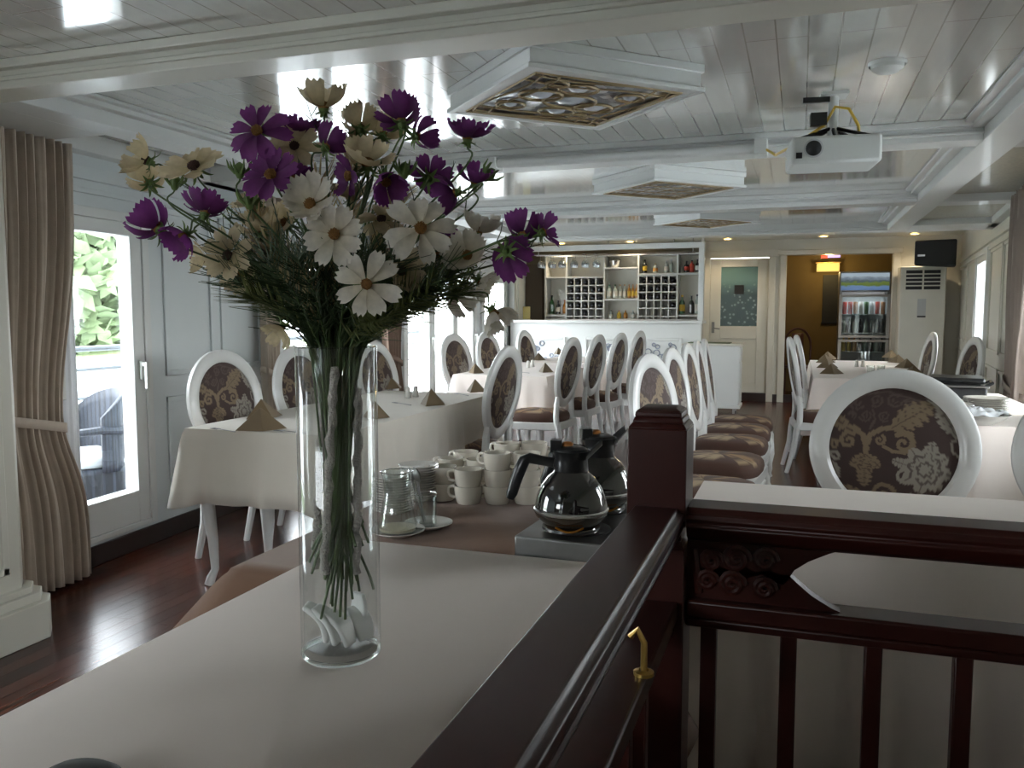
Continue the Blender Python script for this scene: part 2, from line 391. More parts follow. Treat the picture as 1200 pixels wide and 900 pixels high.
M = MB().b(dL + .03, dL + .07, y0 - .012, y0, .98, 1.14); M.tube([(dL + .05, y0 - .01, 1.05), (dL + .05, y0 - .05, 1.05), (dL + .15, y0 - .05, 1.04)], .009)
M.build('door_handle', m_brushed, door)
struct(MB().b(dL, dR, YB - .0, YB + .1, 0, .12).build('trim_12', m_dark))

# the white panelled pillar at the left edge
PX0, PX1, PY0, PY1 = -3.42, -2.845, 1.86, 2.44
def cham(x0, x1, y0, y1, c): return [(x0, y0), (x1 - c, y0), (x1, y0 + c), (x1, y1 - c), (x1 - c, y1), (x0, y1)]
M = MB(); M.prism(cham(PX0, PX1, PY0, 2.23, .05), ZS - .01, ZC); M.prism(cham(PX0, PX1, PY0, PY1, .05), .0, ZS); M.prism(cham(PX0, PX1 + .075, PY0 - .075, PY1 + .075, .07), 0, .15)
M.prism(cham(PX0, PX1 + .05, PY0 - .05, PY1 + .05, .06), .15, .185); M.prism(cham(PX0, PX1 + .03, PY0 - .03, PY1 + .03, .06), .185, .21)
M.b(PX1, PX1 + .018, PY0 + .10, PY0 + .13, .28, 1.9); M.b(PX1, PX1 + .018, PY1 - .14, PY1 - .11, .28, 1.9); M.b(PX1, PX1 + .018, PY0 + .1, PY1 - .11, .28, .31)
struct(M.build('trim_13', m_cream, bevel=.004))

# ------------------------------------------------------------------ outdoors
m_water = mat('water', (.66, .70, .70), .15, noise=.1, nscale=.5, bump=.3, bscale=3)
struct(MB().b(-160, 160, -120, 160, -1.3, -1.2).build('water', m_water))
m_deck = mat('pale_deck', (.68, .69, .68), .6)
struct(MB().b(-5.4, -3.3, -3, 14, -.12, -.06).build('deck', m_deck))
struct(MB().b(1.3, 3.2, -3, 14, -.12, -.06).build('deck', m_deck))
m_rail = mat('grey_metal', (.16, .18, .20), .5)
dr = thing('deck_railing', 'grey metal railing along the deck outside the glass door', 'railing', (-5.2, 2, 0))
M = MB()
for z in (.40, .62, .84): M.tube([(0, -4, z), (0, 9, z)], .014, 6)
M.tube([(0, -4, 1.0), (0, 9, 1.0)], .022, 8); M.build('rail', m_rail, dr)
M = MB()
for k in range(9): M.tube([(0, -3.6 + k * 1.4, -.1), (0, -3.6 + k * 1.4, 1.0)], .018, 6)
M.build('post', m_rail, dr)
# trees on the far bank
m_leaf = mat('tree_leaves', (.17, .23, .12), .7, noise=.4, nscale=2)
m_bark = mat('bark', (.2, .17, .13), .8)
def tree(loc, h, r, label):
    t = thing('tree', label, 'tree', loc, 0, 'trees on the far bank')
    MB().tube([(0, 0, 0), (.1, .05, h * .4), (0, 0, h * .8)], [h * .035, h * .025, h * .01], 8).build('trunk', m_bark, t)
    M = MB(); rnd = random.Random(int(h * 100 + loc[1]))
    for k in range(2600):
        u, v, w = rnd.gauss(0, 1), rnd.gauss(0, 1), rnd.gauss(0, 1); q = math.sqrt(u * u + v * v + w * w); rr = r * (.55 + .45 * rnd.random())
        p = Vector((u / q * rr, v / q * rr, h * .5 + w / q * rr * 1.05)); s = .13 * r
        a = Vector((rnd.uniform(-1, 1), rnd.uniform(-1, 1), rnd.uniform(-1, 1))).normalized(); b = a.orthogonal().normalized()
        i = [M.V(*(p + a * s)), M.V(*(p + b * s * .5)), M.V(*(p - a * s)), M.V(*(p - b * s * .5))]; M.Fc(*i)
    M.build('foliage', m_leaf, t)
tree((-36, 27, -1.2), 11, 5.2, 'tall pale green tree on the bank seen through the top left of the glass door')
tree((-37, 34, -1.2), 12, 5.6, 'broad green tree on the bank seen through the right of the glass door')
tree((-38, 40.5, -1.2), 10, 4.9, 'smaller green tree on the bank hidden partly by the door stile')
tree((-36, 20.5, -1.2), 10, 4.9, 'green tree on the bank beside the taupe curtain edge')
struct(MB().prism([(-60, -20), (-33, -20), (-33.5, 60), (-60, 60)], -1.3, -.9).build('hillside', mat('bank_grass', (.25, .32, .16), .9, noise=.3, nscale=.4)))
# wicker chair outside
m_wick = planks('dark_wicker', (.05, .06, .085), (.035, .042, .06), (.015, .018, .025), .02, .06, .003, .6, axis_y=False)
wc = thing('wicker_chair', 'dark blue-grey wicker armchair on the deck outside the glass door', 'chair', (-4.25, 3.95, -.06), math.radians(150))
M = MB().b(-.3, .3, -.3, .28, .10, .40); M.build('seat_base', m_wick, wc, bevel=.03)
M = MB(); M.grid(lambda u, v: (.33 * math.sin((u - .5) * PI * 1.05), -.12 - .2 * math.cos((u - .5) * PI * 1.05), .38 + v * (.48 - .15 * abs(2 * u - 1) ** 2)), 24, 8); M.build('backrest', m_wick, wc, solid=.03)
MB().b(-.27, .27, -.25, .27, .40, .47).build('cushion', mat('pale_cushion', (.6, .64, .68), .8), wc, bevel=.025)
for sx_ in (-1, 1): MB().tube([(sx_ * .3, .27, .1), (sx_ * .32, .27, .62), (sx_ * .33, -.1, .64), (sx_ * .3, -.3, .62)], .025, 8).build('arm', m_wick, wc)
for sx_ in (-1, 1):
    for sy in (-.27, .25): MB().tube([(sx_ * .27, sy, 0), (sx_ * .27, sy, .12)], .022, 8).build('leg', m_wick, wc)

# ------------------------------------------------------------------ ceiling lamps, projector, downlights
def mosaic():
    m = mat('mosaic_glass', (.5, .5, .5), .3, metal=.25); n = m.node_tree.nodes; l = m.node_tree.links
    t = n.new('ShaderNodeTexCoord'); v = n.new('ShaderNodeTexVoronoi'); v.inputs['Scale'].default_value = 26
    l.new(t.outputs['Object'], v.inputs['Vector'])
    r = n.new('ShaderNodeValToRGB'); r.color_ramp.interpolation = 'CONSTANT'
    for e, (p, c) in zip([r.color_ramp.elements[0], r.color_ramp.elements[1]] + [r.color_ramp.elements.new(.5), r.color_ramp.elements.new(.72)],
                         ((0, (.22, .22, .23)), (.3, (.62, .62, .63)), (.5, (.78, .78, .77)), (.72, (.42, .42, .43)))):
        e.position = p; e.color = (*c, 1)
    sp = n.new('ShaderNodeSeparateColor'); l.new(v.outputs['Color'], sp.inputs[0]); l.new(sp.outputs[0], r.inputs[0])
    l.new(r.outputs[0], n['Principled BSDF'].inputs['Base Color']); return m
m_mosaic = mosaic(); m_giltw = mat('gilt_wood', (.30, .22, .11), .45, metal=.2); m_opal = mat('opal_glass', (.55, .58, .62), .15)
def lamp(x, y, hd, label, lat):
    t = thing('ceiling_light', label, 'ceiling light', (x, y, ZC), 0, 'diamond ceiling lights')
    def sq(r): return [(0, -r), (r, 0), (0, r), (-r, 0)]
    M = MB()
    def ring(ro, ri, z0, z1):
        a = [[M.V(px, py, z) for px, py in sq(r)] for r, z in ((ro, z0), (ri, z0), (ri, z1), (ro, z1))]
        for q in range(4):
            A, B = a[q], a[(q + 1) % 4]
            for k in range(4): M.Fc(A[k], A[(k + 1) % 4], B[(k + 1) % 4], B[k])
    ring(hd, hd - .065, -.09, 0); ring(hd + .015, hd - .02, -.094, -.078); ring(hd + .012, hd - .02, -.03, -.0)
    M.build('frame', m_white, t, bevel=.003)
    M = MB(); r = hd - .055; i = [M.V(px, py, -.075) for px, py in sq(r)]; M.Fc(*i); M.build('glass_panel', m_mosaic, t, solid=.006)
    rnd = random.Random(3); r = hd - .066; L = MB(); c45 = math.sqrt(.5)
    def rp(u, v): return (c45 * (u - v), c45 * (u + v), -.088)       # square axes
    a = r * c45
    if lat == 0:
        for k in range(-4, 5):
            q = a * k / 4.5
            L.tube([rp(q + .02 * math.sin(s * 6), a * (s * 2 - 1)) for s in [j / 12 for j in range(13)]], .004, 5) if abs(k) > 2 else None
            L.tube([rp(a * (s * 2 - 1), q + .02 * math.sin(s * 6)) for s in [j / 12 for j in range(13)]], .004, 5) if abs(k) > 2 else None
        for cx, cy, rr in ((0, 0, .1), (.13, .05, .075), (-.13, -.03, .08), (.03, .15, .07), (-.05, -.15, .07), (.17, -.13, .055), (-.17, .13, .055), (.14, .18, .04), (-.15, -.18, .04)):
            k = a / .28
            L.tube([rp(k * (cx + rr * math.cos(j * PI / 10)), k * (cy + rr * .8 * math.sin(j * PI / 10))) for j in range(20)], .0055, 5, closed=True)
    else:
        for k in range(-2, 3):
            q = a * k / 2.5; L.tube([rp(q, -a), rp(q, a)], .0026, 5); L.tube([rp(-a, q), rp(a, q)], .0026, 5)
    L.tube([rp(-a, -a), rp(a, -a), rp(a, a), rp(-a, a)], .007, 4, closed=True)
    L.build('lattice', m_giltw, t)
    if lat == 0:
        for cx, cy, rr in ((0, 0, .06), (.13, .05, .045), (-.13, -.03, .05), (.03, .15, .04), (-.05, -.15, .04), (.17, -.13, .03), (-.17, .13, .03)):
            k = a / .28; p = rp(cx * k, cy * k); B = MB(); B.lathe([(0, -.012), (rr * k * .6, -.007), (rr * k, .006), (rr * k, .014)], 14, p[0], p[1], -.085); B.build('glass_boss', m_opal, t)
lamp(-.825, 3.05, .475, 'nearest white diamond ceiling light with scrolled mosaic glass underside', 0)
lamp(-.825, 5.43, .475, 'middle white diamond ceiling light with squared lattice beyond the second beam', 1)
lamp(-.80, 7.52, .445, 'farthest diamond ceiling light, seen edge-on just before the bar', 1)

p = at(975, 180, Y=3.62)
pj = thing('projector', 'white projector hung under the ceiling beam with yellow cable', 'projector', p, math.radians(6))
MB().b(-.165, .165, -.12, .14, -.055, .05).build('case', m_lgrey, pj, bevel=.012)
MB().xf((-.085, -.12, 0), (PI / 2, 0, 0)).lathe([(0, .0), (.026, .0), (.034, .0), (.036, .012), (.0, .012)][1:], 24).build('lens_ring', m_grey, pj)
MB().xf((-.085, -.13, 0), (PI / 2, 0, 0)).lathe([(0, .014), (.018, .01), (.029, .004), (.029, -.004)], 24).build('lens', m_black, pj)
MB().b(-.148, -.125, -.122, -.118, -.035, -.012).build('sensor_window', m_black, pj)
hz = ZC - p.z
M = MB().tube([(0, 0, .05), (0, 0, hz)], .02, 10); M.b(-.05, .05, -.05, .05, hz - .012, hz); M.build('mount_post', m_lgrey, pj)
M = MB()
for a in (-.1, .1, .0): M.tube([(0, 0, .10), (a, -.06, .06), (a * 1.3, -.07, .05)], .008, 6); M.tube([(0, 0, .10), (a, .07, .055)], .008, 6)
M.b(-.09, -.03, -.06, -.02, .10, .15); M.b(-.12, -.02, -.05, -.03, hz - .04, hz - .02); M.build('mount_arm', m_black, pj)
MB().tube([(.1, .0, .05), (.09, -.03, .10), (.05, -.05, .16), (.0, -.05, .17), (-.04, -.05, .10), (-.12, -.04, .05)], .006, 6).build('cable', m_yellow, pj)
# projector screen casing on the second beam
a = at(582, 186, Y=4.2); b_ = at(884, 165, Y=4.2); zc = 2.06
sc = thing('screen_casing', 'long white roller screen casing fixed along the second beam', 'projector screen', (0, 0, 0))
MB().tube([(a.x, 4.22, zc), (b_.x, 4.22, zc)], .022, 10).build('roller', m_white, sc)
M = MB().b(b_.x - .0, b_.x + .06, 4.18, 4.3, zc - .035, zc + .035); M.build('end_bracket', m_lgrey, sc, bevel=.004)
M = MB().b(a.x - .05, a.x, 4.18, 4.3, zc - .03, zc + .03); M.build('end_bracket', m_lgrey, sc, bevel=.004)
MB().tube([(b_.x + .05, 4.2, zc - .01), (b_.x + .1, 4.1, zc - .06), (b_.x + .17, 3.85, 1.985), (p.x - .17, 3.70, p.z + .0)], .006, 6).build('cable', m_yellow, sc)
s_ = at(1040, 73, Z=ZC)
sm = thing('smoke_detector', 'round white smoke detector on the glossy plank ceiling', 'smoke detector', s_)
MB().lathe([(.0, -.035), (.035, -.034), (.045, -.026), (.052, -.022), (.055, -.01), (.055, 0)], 28).build('cap', m_lgrey, sm)
MB().lathe([(.06, -.012), (.063, -.006), (.063, 0)], 28).build('base', m_white, sm)
for i, (q, lab) in enumerate((((658, 285), 'leftmost'), ((741, 284), 'second from left'), ((855, 282), 'middle, above the glazed door,'), ((965, 278), 'fourth from left, above the alcove,'), ((1070, 275), 'rightmost, beside the black speaker,'))):
    c = at(*q, Z=ZB); c.y = min(c.y, 12.1)
    t = thing('downlight', 'small glowing ceiling downlight, %s in the back row' % lab.rstrip(','), 'downlight', c, 0, 'downlights over the bar')
    MB().lathe([(.07, 0), (.07, -.008), (.055, -.01), (.05, -.004)], 20).build('rim', m_white, t)
    MB().lathe([(0, -.006), (.05, -.006)], 20).build('bulb', m_bulb, t)
    l = bpy.data.lights.new('downlight_lamp', 'SPOT'); l.energy = 9; l.color = (1, .82, .58); l.spot_size = 2.2; l.spot_blend = .6; l.shadow_soft_size = .04
    o = bpy.data.objects.new('downlight_lamp', l); COL.objects.link(o); o.location = (c.x, c.y, ZB - .02)

# ------------------------------------------------------------------ chairs
def damask_colors(P):
    """woven pattern: P = (n,2) in panel units (half-width 1). dark ground with scrolls, leaves and blooms"""
    n = len(P); tone = np.zeros(n); pale = np.zeros(n); faint = np.zeros(n)
    def Z(x, y): return ((x - 509) / 274., -(y - 655) / 274.)
    def stroke(pts, w0, w1, arr, val=1.):
        pts = np.array([Z(*q) for q in pts]); 
        for i in range(len(pts) - 1):
            a, b = pts[i], pts[i + 1]; d = b - a; L2 = d @ d + 1e-9
            t = np.clip(((P - a) @ d) / L2, 0, 1); q = a + t[:, None] * d
            w = (w0 + (w1 - w0) * (i + .5) / len(pts)) / 274.
            arr[np.hypot(*(P - q).T) < w] = val
    def spiral(cx, cy, r, turns, a0, sgn, w, arr, val=1.):
        stroke([(cx + r * (1 - .85 * k / 40) * math.cos(a0 + sgn * turns * 2 * PI * k / 40), cy + r * (1 - .85 * k / 40) * math.sin(a0 + sgn * turns * 2 * PI * k / 40)) for k in range(41)], w, w * .6, arr, val)
    def leaf(x0, y0, x1, y1, wd, arr, lob=6, val=1.):
        a, b = np.array(Z(x0, y0)), np.array(Z(x1, y1)); d = b - a; L = np.hypot(*d); e = d / L; nn = np.array([-e[1], e[0]])
        s = ((P - a) @ e) / L; t = (P - a) @ nn
        env = wd / 274. * np.clip(np.sin(np.clip(s, 0, 1) * PI), 0, 1) ** .7 * (.62 + .38 * np.abs(np.sin(s * lob * PI - np.abs(t) * 8)))
        ins = (s > 0) & (s < 1) & (np.abs(t) < env); arr[ins] = val
        vein = ins & ((np.abs(t) < .010) | (np.abs(np.sin(s * lob * PI - np.abs(t) * 14)) < .16)); arr[vein] = .35
    def bloom(cx, cy, R, k, arr, rot=0):
        c = np.array(Z(cx, cy)); D = P - c; r = np.hypot(*D.T) * 274.; th = np.arctan2(D[:, 1], D[:, 0]) + rot
        env = R * (.74 + .26 * np.abs(np.cos(th * k / 2)))
        ins = r < env; arr[ins] = 1.
        arr[ins & (np.abs(r - env * .62) < R * .055)] = .25; arr[ins & (np.abs(r - env * .3) < R * .05)] = .25
        arr[ins & (np.abs(np.sin(th * k / 2)) < .12) & (r > R * .35)] = .3
    for cx, cy, r, a, sg in ((350, 440, 34, .5, 1), (432, 428, 30, 2., -1), (512, 422, 36, 0, 1), (470, 500, 26, 1, 1), (390, 500, 28, 3, -1), (580, 430, 22, 2, 1), (330, 500, 20, 1, -1), (640, 900, 40, 1, 1), (420, 880, 40, 1, -1)):
        spiral(cx, cy, r, 1.6, a, sg, 4.5, faint)
    stroke([(300, 470), (380, 400), (480, 385), (570, 410), (640, 430)], 5, 4, faint)
    stroke([(410, 560), (430, 520), (420, 470)], 6, 3, faint)
    stroke([(395, 700), (395, 640), (380, 590), (340, 560), (290, 545), (245, 540)], 13, 12, tone)
    stroke([(395, 640), (412, 590), (455, 560), (520, 548), (560, 530)], 12, 10, tone)
    leaf(500, 556, 680, 430, 62, tone, 6)
    leaf(330, 575, 236, 500, 34, tone, 5)
    spiral(552, 622, 46, 1.3, -2.2, 1, 11, tone); spiral(452, 612, 24, 1.2, -1, 1, 7, tone); spiral(320, 620, 40, 1.3, -1, -1, 10, tone); spiral(262, 640, 22, 1.2, -1, -1, 7, tone)
    stroke([(520, 560), (585, 575), (598, 630), (560, 665), (510, 660), (470, 640)], 9, 7, tone)
    leaf(395, 680, 330, 740, 26, tone, 4); leaf(395, 680, 460, 740, 26, tone, 4); bloom(392, 735, 46, 8, tone); leaf(392, 745, 392, 830, 34, tone, 4)
    bloom(645, 735, 112, 8, pale, .2); leaf(668, 690, 672, 605, 34, pale, 4); leaf(570, 720, 505, 700, 24, pale, 4); spiral(560, 765, 42, 1.2, 0, 1, 9, pale)
    leaf(690, 430, 770, 580, 46, pale, 6); leaf(640, 410, 730, 430, 26, pale, 4)
    stroke([(775, 580), (752, 610), (756, 650), (775, 665)], 6, 5, pale)
    spiral(262, 700, 30, 1.3, 2, 1, 8, pale); leaf(250, 720, 280, 800, 24, pale, 4)
    spiral(470, 860, 60, 1.4, 1, -1, 10, tone); leaf(300, 830, 420, 930, 40, tone, 5); bloom(600, 900, 60, 6, pale)
    g = np.array([.048, .026, .022]); cf = np.array([.085, .058, .05]); ct = np.array([.20, .145, .088]); cp = np.array([.27, .245, .205])
    c = g + faint[:, None] * (cf - g); c = c + tone[:, None] * (ct - c); c = c + pale[:, None] * (cp - c)
    return c
def color_mesh(o, cols):
    me = o.data; at_ = me.color_attributes.new('Col', 'FLOAT_COLOR', 'POINT')
    a = np.ones((len(me.vertices), 4), np.float32); a[:, :3] = cols; at_.data.foreach_set('color', a.ravel())

BW, BH, RW_ = .275, .285, .068
def back_frame_mesh():
    M = MB(); N = 56
    def pt(a, k, y):
        x = math.cos(a); z = math.sin(a); w = BW - k; h = BH - k
        xx = w * x * (1 - .10 * max(0, -z) ** 1.5); return (xx, y, h * z)
    prof = [(0.0, -.010), (.010, -.018), (RW_ - .012, -.018), (RW_, -.008), (RW_, .008), (RW_ - .012, .018), (.010, .018), (0, .010)]
    ids = [[M.V(*pt(2 * PI * i / N, k, y)) for k, y in prof] for i in range(N)]
    for i in range(N):
        for j in range(8): M.Fc(ids[i][j], ids[(i + 1) % N][j], ids[(i + 1) % N][(j + 1) % 8], ids[i][(j + 1) % 8])
    return M
def panel_mesh(front):
    M = MB(); NR, NS = 50, 150; w, h = BW - RW_ + .006, BH - RW_ + .006; P = []
    c = M.V(0, front * .016, 0); P.append((0, 0)); prev = None
    for i in range(1, NR + 1):
        r = i / NR; ring = []
        for k in range(NS):
            a = 2 * PI * k / NS; z = math.sin(a); x = math.cos(a) * (1 - .10 * max(0, -z) ** 1.5)
            ring.append(M.V(w * r * x, front * .016 * (1 - r ** 4) + front * .002, h * r * z)); P.append((w * r * x, h * r * z))
        for k in range(NS):
            k2 = (k + 1) % NS
            if prev is None: M.Fc(c, ring[k], ring[k2])
            else: M.Fc(prev[k], prev[k2], ring[k2], ring[k])
        prev = ring
    return M, np.array(P) / (BW - RW_)
def make_chair(name, label):
    t = thing(name, label, 'chair')
    tilt = math.radians(9); bz = .80
    bf = back_frame_mesh().build('back_frame', m_chair, t, loc=(0, -.235, bz), rot=(tilt, 0, 0))
    for fr, nm in ((1, 'back_panel'), (-1, 'back_panel')):
        M, P = panel_mesh(fr)
        if fr > 0: P = P * np.array([-1, 1])
        o = M.build(nm, m_damask, t, loc=(0, -.235, bz), rot=(tilt, 0, 0)); color_mesh(o, damask_colors(P))
    # seat pad
    M = MB(); P = []
    def sp(u, v):
        a = 2 * PI * u; c, s = math.cos(a), math.sin(a); e = .55
        x = math.copysign(abs(c) ** e, c); y = math.copysign(abs(s) ** e, s)
        return x, y
    prof = [(1.0, .405), (1.02, .43), (1.0, .455), (.93, .475), (.8, .487), (.55, .495), (.25, .5), (.02, .5)]
    nu = 72; rows = []
    for r, z in prof:
        row = []
        for i in range(nu):
            x, y = sp(i / nu, 0); wx = .225 + .03 * y; row.append(M.V(x * wx * r, y * .225 * r + .01, z)); P.append((x * r * 1.2 + .1, y * r * 1.1 - .1))
        rows.append(row)
    for a, b in zip(rows, rows[1:]):
        for k in range(nu): M.Fc(a[k], a[(k + 1) % nu], b[(k + 1) % nu], b[k])
    M.Fc(*rows[-1])
    o = M.build('seat', m_damask, t); color_mesh(o, damask_colors(np.array(P)) * np.array([1.5, 1.2, .85]))
    M = MB(); M.prism([(-.205, -.235), (.205, -.235), (.26, .235), (-.26, .235)], .345, .408); M.b(-.14, .14, .22, .245, .325, .35); M.build('seat_rail', m_chair, t, bevel=.008)
    for s in (-1, 1):
        M = MB(); M.tube([(s * .232, .20, .37), (s * .245, .215, .33), (s * .25, .222, .26), (s * .238, .21, .15), (s * .232, .205, .06), (s * .243, .22, .02), (s * .247, .228, 0)], [.034, .036, .032, .022, .017, .021, .022], 10); M.build('leg', m_chair, t)
        M = MB(); M.tube([(s * .195, -.215, .40), (s * .19, -.225, .33), (s * .185, -.24, .2), (s * .185, -.29, 0)], [.025, .025, .021, .017], 8); M.build('leg', m_chair, t)
        M = MB(); M.tube([(s * .19, -.205, .38), (s * .19, -.20, .46), (s * .175, -.20, .55), (s * .18, -.213, .62)], [.026, .024, .024, .02], 8); M.build('back_post', m_chair, t)
    return t
CH = make_chair('dining_chair', 'white oval-back chair with brown damask panel facing the viewer behind the draped table')
first = [True]
def chair(x, y, face, label, group, bx=None):
    """x,y = foot of the backrest; face = direction the chair looks (radians from +X)"""
    rz = face - PI / 2
    ox = x + .29 * math.cos(face); oy = y + .29 * math.sin(face)
    if first[0]:
        first[0] = False; CH.location = (ox, oy, 0); CH.rotation_euler = (0, 0, rz); CH['label'] = label; CH['group'] = group; return CH
    return dup(CH, (ox, oy, 0), rz, label, group)
R_ = math.radians
c0 = at(1050, 440, Z=1.075)
chair(c0.x + .02, 3.22, R_(-93), 'large white oval-back chair with brown damask panel right behind the white draped table', 'chairs at the right side')
chair(c0.x + .66, 3.22, R_(-92), 'white oval-back chair cut off by the right picture edge', 'chairs at the right side')
gW = 'chairs along the window side'
chair(-2.93, 3.70, R_(-4), 'white oval-back chair nearest the glass door, behind the first table corner', gW)
chair(-2.93, 4.42, R_(-3), 'white oval-back chair half hidden behind the left side of the vase', gW)
chair(-2.86, 5.25, R_(-3), 'white oval-back chair showing just right of the vase above the first table', gW)
chair(-3.09, 7.25, R_(-8), 'white oval-back chair left of the second table beside the brown curtain', gW)
chair(-3.12, 8.2, R_(-6), 'second white oval-back chair from the brown curtain, below the drooping white blooms', gW)
chair(-2.95, 8.95, R_(-4), 'farthest white oval-back chair on the window side, close to the bar', gW)
gA = 'aisle chairs facing the left tables'
chair(-1.62, 4.70, R_(178), 'white oval-back chair at the aisle side of the first table behind the cups', gA)
chair(-1.70, 6.50, R_(176), 'white oval-back chair at the near aisle end of the second table', gA)
chair(-1.70, 7.42, R_(176), 'aisle chair of the second table, second white oval back from its near end', gA)
chair(-1.64, 8.12, R_(174), 'aisle chair of the second table, third white oval back from its near end', gA)
chair(-1.62, 9.05, R_(174), 'farthest aisle chair with its back just before the bar lattice', gA)
gM = 'row of chairs facing the right aisle'
for k, (y, lab) in enumerate(((4.02, 'nearest chair of the middle row, its white oval back just above the newel post'), (4.75, 'second chair of the middle row from the newel post'), (5.45, 'third chair of the middle row from the newel post'), (6.0, 'fourth chair of the middle row from the newel post'), (6.5, 'farthest chair of the middle row, before the white serving cabinet'))):
    chair(-.70, y, R_((-13, -6, -3, 1, 2)[k]), lab, gM)
gR = 'chairs round the far right table'
chair(-.09, 7.15, R_(6), 'white chair seen from the side at the near left of the right table', gR)
chair(-.04, 7.85, R_(6), 'white chair at the left of the right table, behind the nearer side-on chair', gR)
chair(1.20, 8.75, R_(184), 'white chair at the right of the right table, first before the tall air conditioner', gR)
chair(1.30, 9.45, R_(183), 'farther white chair of the pair before the air conditioner, right of the right table', gR)
chair(1.38, 7.72, R_(188), 'white chair standing alone behind the black chafing dish', gR)

# ------------------------------------------------------------------ tables and cloths
def table_legs(t, x0, x1, y0, y1, h, m, r=.034):
    for sx_, x in ((-1, x0 + .07), (1, x1 - .07)):
        for sy, y in ((-1, y0 + .07), (1, y1 - .07)):
            M = MB(); M.tube([(x, y, h), (x + sx_ * .008, y + sy * .008, h - .12), (x + sx_ * .012, y + sy * .012, h * .6), (x - sx_ * .004, y - sy * .004, h * .3), (x - sx_ * .008, y - sy * .008, h * .1), (x + sx_ * .006, y + sy * .006, .03), (x + sx_ * .012, y + sy * .012, 0)], [r, r * 1.15, r, r * .72, r * .55, r * .66, r * .7], 10)
            M.build('leg', m, t)
def table(x0, x1, y0, y1, h, label, m=None):
    t = thing('dining_table', label, 'table', ((x0 + x1) / 2, (y0 + y1) / 2, 0)); cx, cy = (x0 + x1) / 2, (y0 + y1) / 2; m = m or m_chair
    MB().b(x0 - cx, x1 - cx, y0 - cy, y1 - cy, h - .03, h).build('tabletop', m, t, bevel=.004)
    MB().b(x0 - cx + .05, x1 - cx - .05, y0 - cy + .05, y1 - cy - .05, h - .12, h - .03).build('apron', m, t)
    table_legs(t, x0 - cx, x1 - cx, y0 - cy, y1 - cy, h - .03, m); return t
def cloth(x0, x1, y0, y1, z, drop, label, m, fold=.012, nf=26, flare=.05, seed=0, drops=None):
    """a rectangle laid over the table, its overhang hanging in soft folds (drops = per-side overhang: -y, +x, +y, -x)"""
    rnd = random.Random(seed); M = MB(); per = []; NX = 40
    drops = drops or (drop,) * 4
    sides = [((x0, y0), (x1, y0), (0, -1)), ((x1, y0), (x1, y1), (1, 0)), ((x1, y1), (x0, y1), (0, 1)), ((x0, y1), (x0, y0), (-1, 0))]
    for si, (a, b, n) in enumerate(sides):
        L = math.hypot(b[0] - a[0], b[1] - a[1]); N = max(12, int(L * 36))
        for k in range(N):
            s = k / N; e = min(s * L, (1 - s) * L)
            d = drops[si]
            if s * L < .12: d = drops[si - 1] * (1 - (.5 + s * L / .24)) + d * (.5 + s * L / .24)
            if (1 - s) * L < .12: d = drops[(si + 1) % 4] * (.5 - (1 - s) * L / .24) + d * (.5 + (1 - s) * L / .24)
            cor = math.exp(-(e / .07) ** 2)
            nx, ny = n
            if e < .07:
                o = sides[si - 1][2] if s < .5 else sides[(si + 1) % 4][2]; w = .5 * (1 - e / .07)
                nx, ny = n[0] * (1 - w) + o[0] * w, n[1] * (1 - w) + o[1] * w; q = math.hypot(nx, ny); nx /= q; ny /= q
            per.append((a[0] + (b[0] - a[0]) * s, a[1] + (b[1] - a[1]) * s, nx, ny, d * (1 + .10 * cor), cor, si))
    n = len(per); ph = [rnd.uniform(0, 6.28) for _ in range(6)]
    lev = [0, .02, .06, .15, .3, .5, .75, 1.0]; rows = []
    for t in lev:
        row = []
        for i, (x, y, nx, ny, d, cor, si) in enumerate(per):
            q = i / n * 2 * PI
            w = fold * (math.sin(nf * q + ph[0]) + .6 * math.sin(nf * 1.7 * q + ph[1]) + .5 * math.sin(nf * .43 * q + ph[2])) * t
            off = .004 + .010 * min(1, t * 12) + flare * t * (.25 + 1.1 * cor) + w + fold * 1.2 * t
            row.append(M.V(x + nx * off, y + ny * off, z - (0 if t == 0 else .004) - d * t))
        rows.append(row)
    for a, b in zip(rows, rows[1:]):
        for k in range(n): M.Fc(a[k], a[(k + 1) % n], b[(k + 1) % n], b[k])
    M.Fc(*rows[0])
    return tag(M.build('tablecloth', m, solid=.002, sharp=70), label, 'tablecloth')
T1 = (-2.66, -1.89, 3.12, 5.08); T2 = (-2.80, -1.97, 6.6, 8.45); T3 = (-2.75, -1.95, 8.75, 9.7); T4 = (.12, .98, 7.2, 9.9)
table(*T1, .745, 'white curved-leg dining table under the first window-side tablecloth')
cloth(*T1, .75, .33, 'white tablecloth hanging over the nearest left dining table', m_cloth_w, seed=1, fold=.011)
table(*T2, .745, 'white dining table under the second window-side tablecloth')
cloth(*T2, .75, .38, 'bluish white tablecloth on the second left table beyond the aisle chair', m_cloth, seed=2)
table(*T3, .745, 'white dining table farthest down the left side, before the bar')
cloth(*T3, .75, .38, 'white tablecloth on the farthest left table, before the bar', m_cloth, seed=3)
table(*T4, .745, 'white dining table under the right-hand tablecloth')
cloth(*T4, .75, .42, 'white tablecloth on the far right dining table behind the damask chair', m_cloth, seed=4)
T5 = (-.27, .92, 2.02, 2.66)
table(*T5, .745, 'dining table hidden under the draped white cloth behind the right rail', m_wood)
cloth(*T5, .75, .62, 'white cloth draped to the floor just behind the right-hand wooden rail', m_cloth, seed=5, fold=.03, nf=22)
T6 = (.72, 1.12, 3.98, 5.6)
table(*T6, .795, 'side table against the right wall under plates and bowls')
cloth(*T6, .80, .74, 'long white cloth on the right side table below stacked plates', m_cloth, seed=6, fold=.015)
T7 = (-.97, -.29, .15, 1.41); T8 = (-1.10, -.30, 1.45, 2.42)
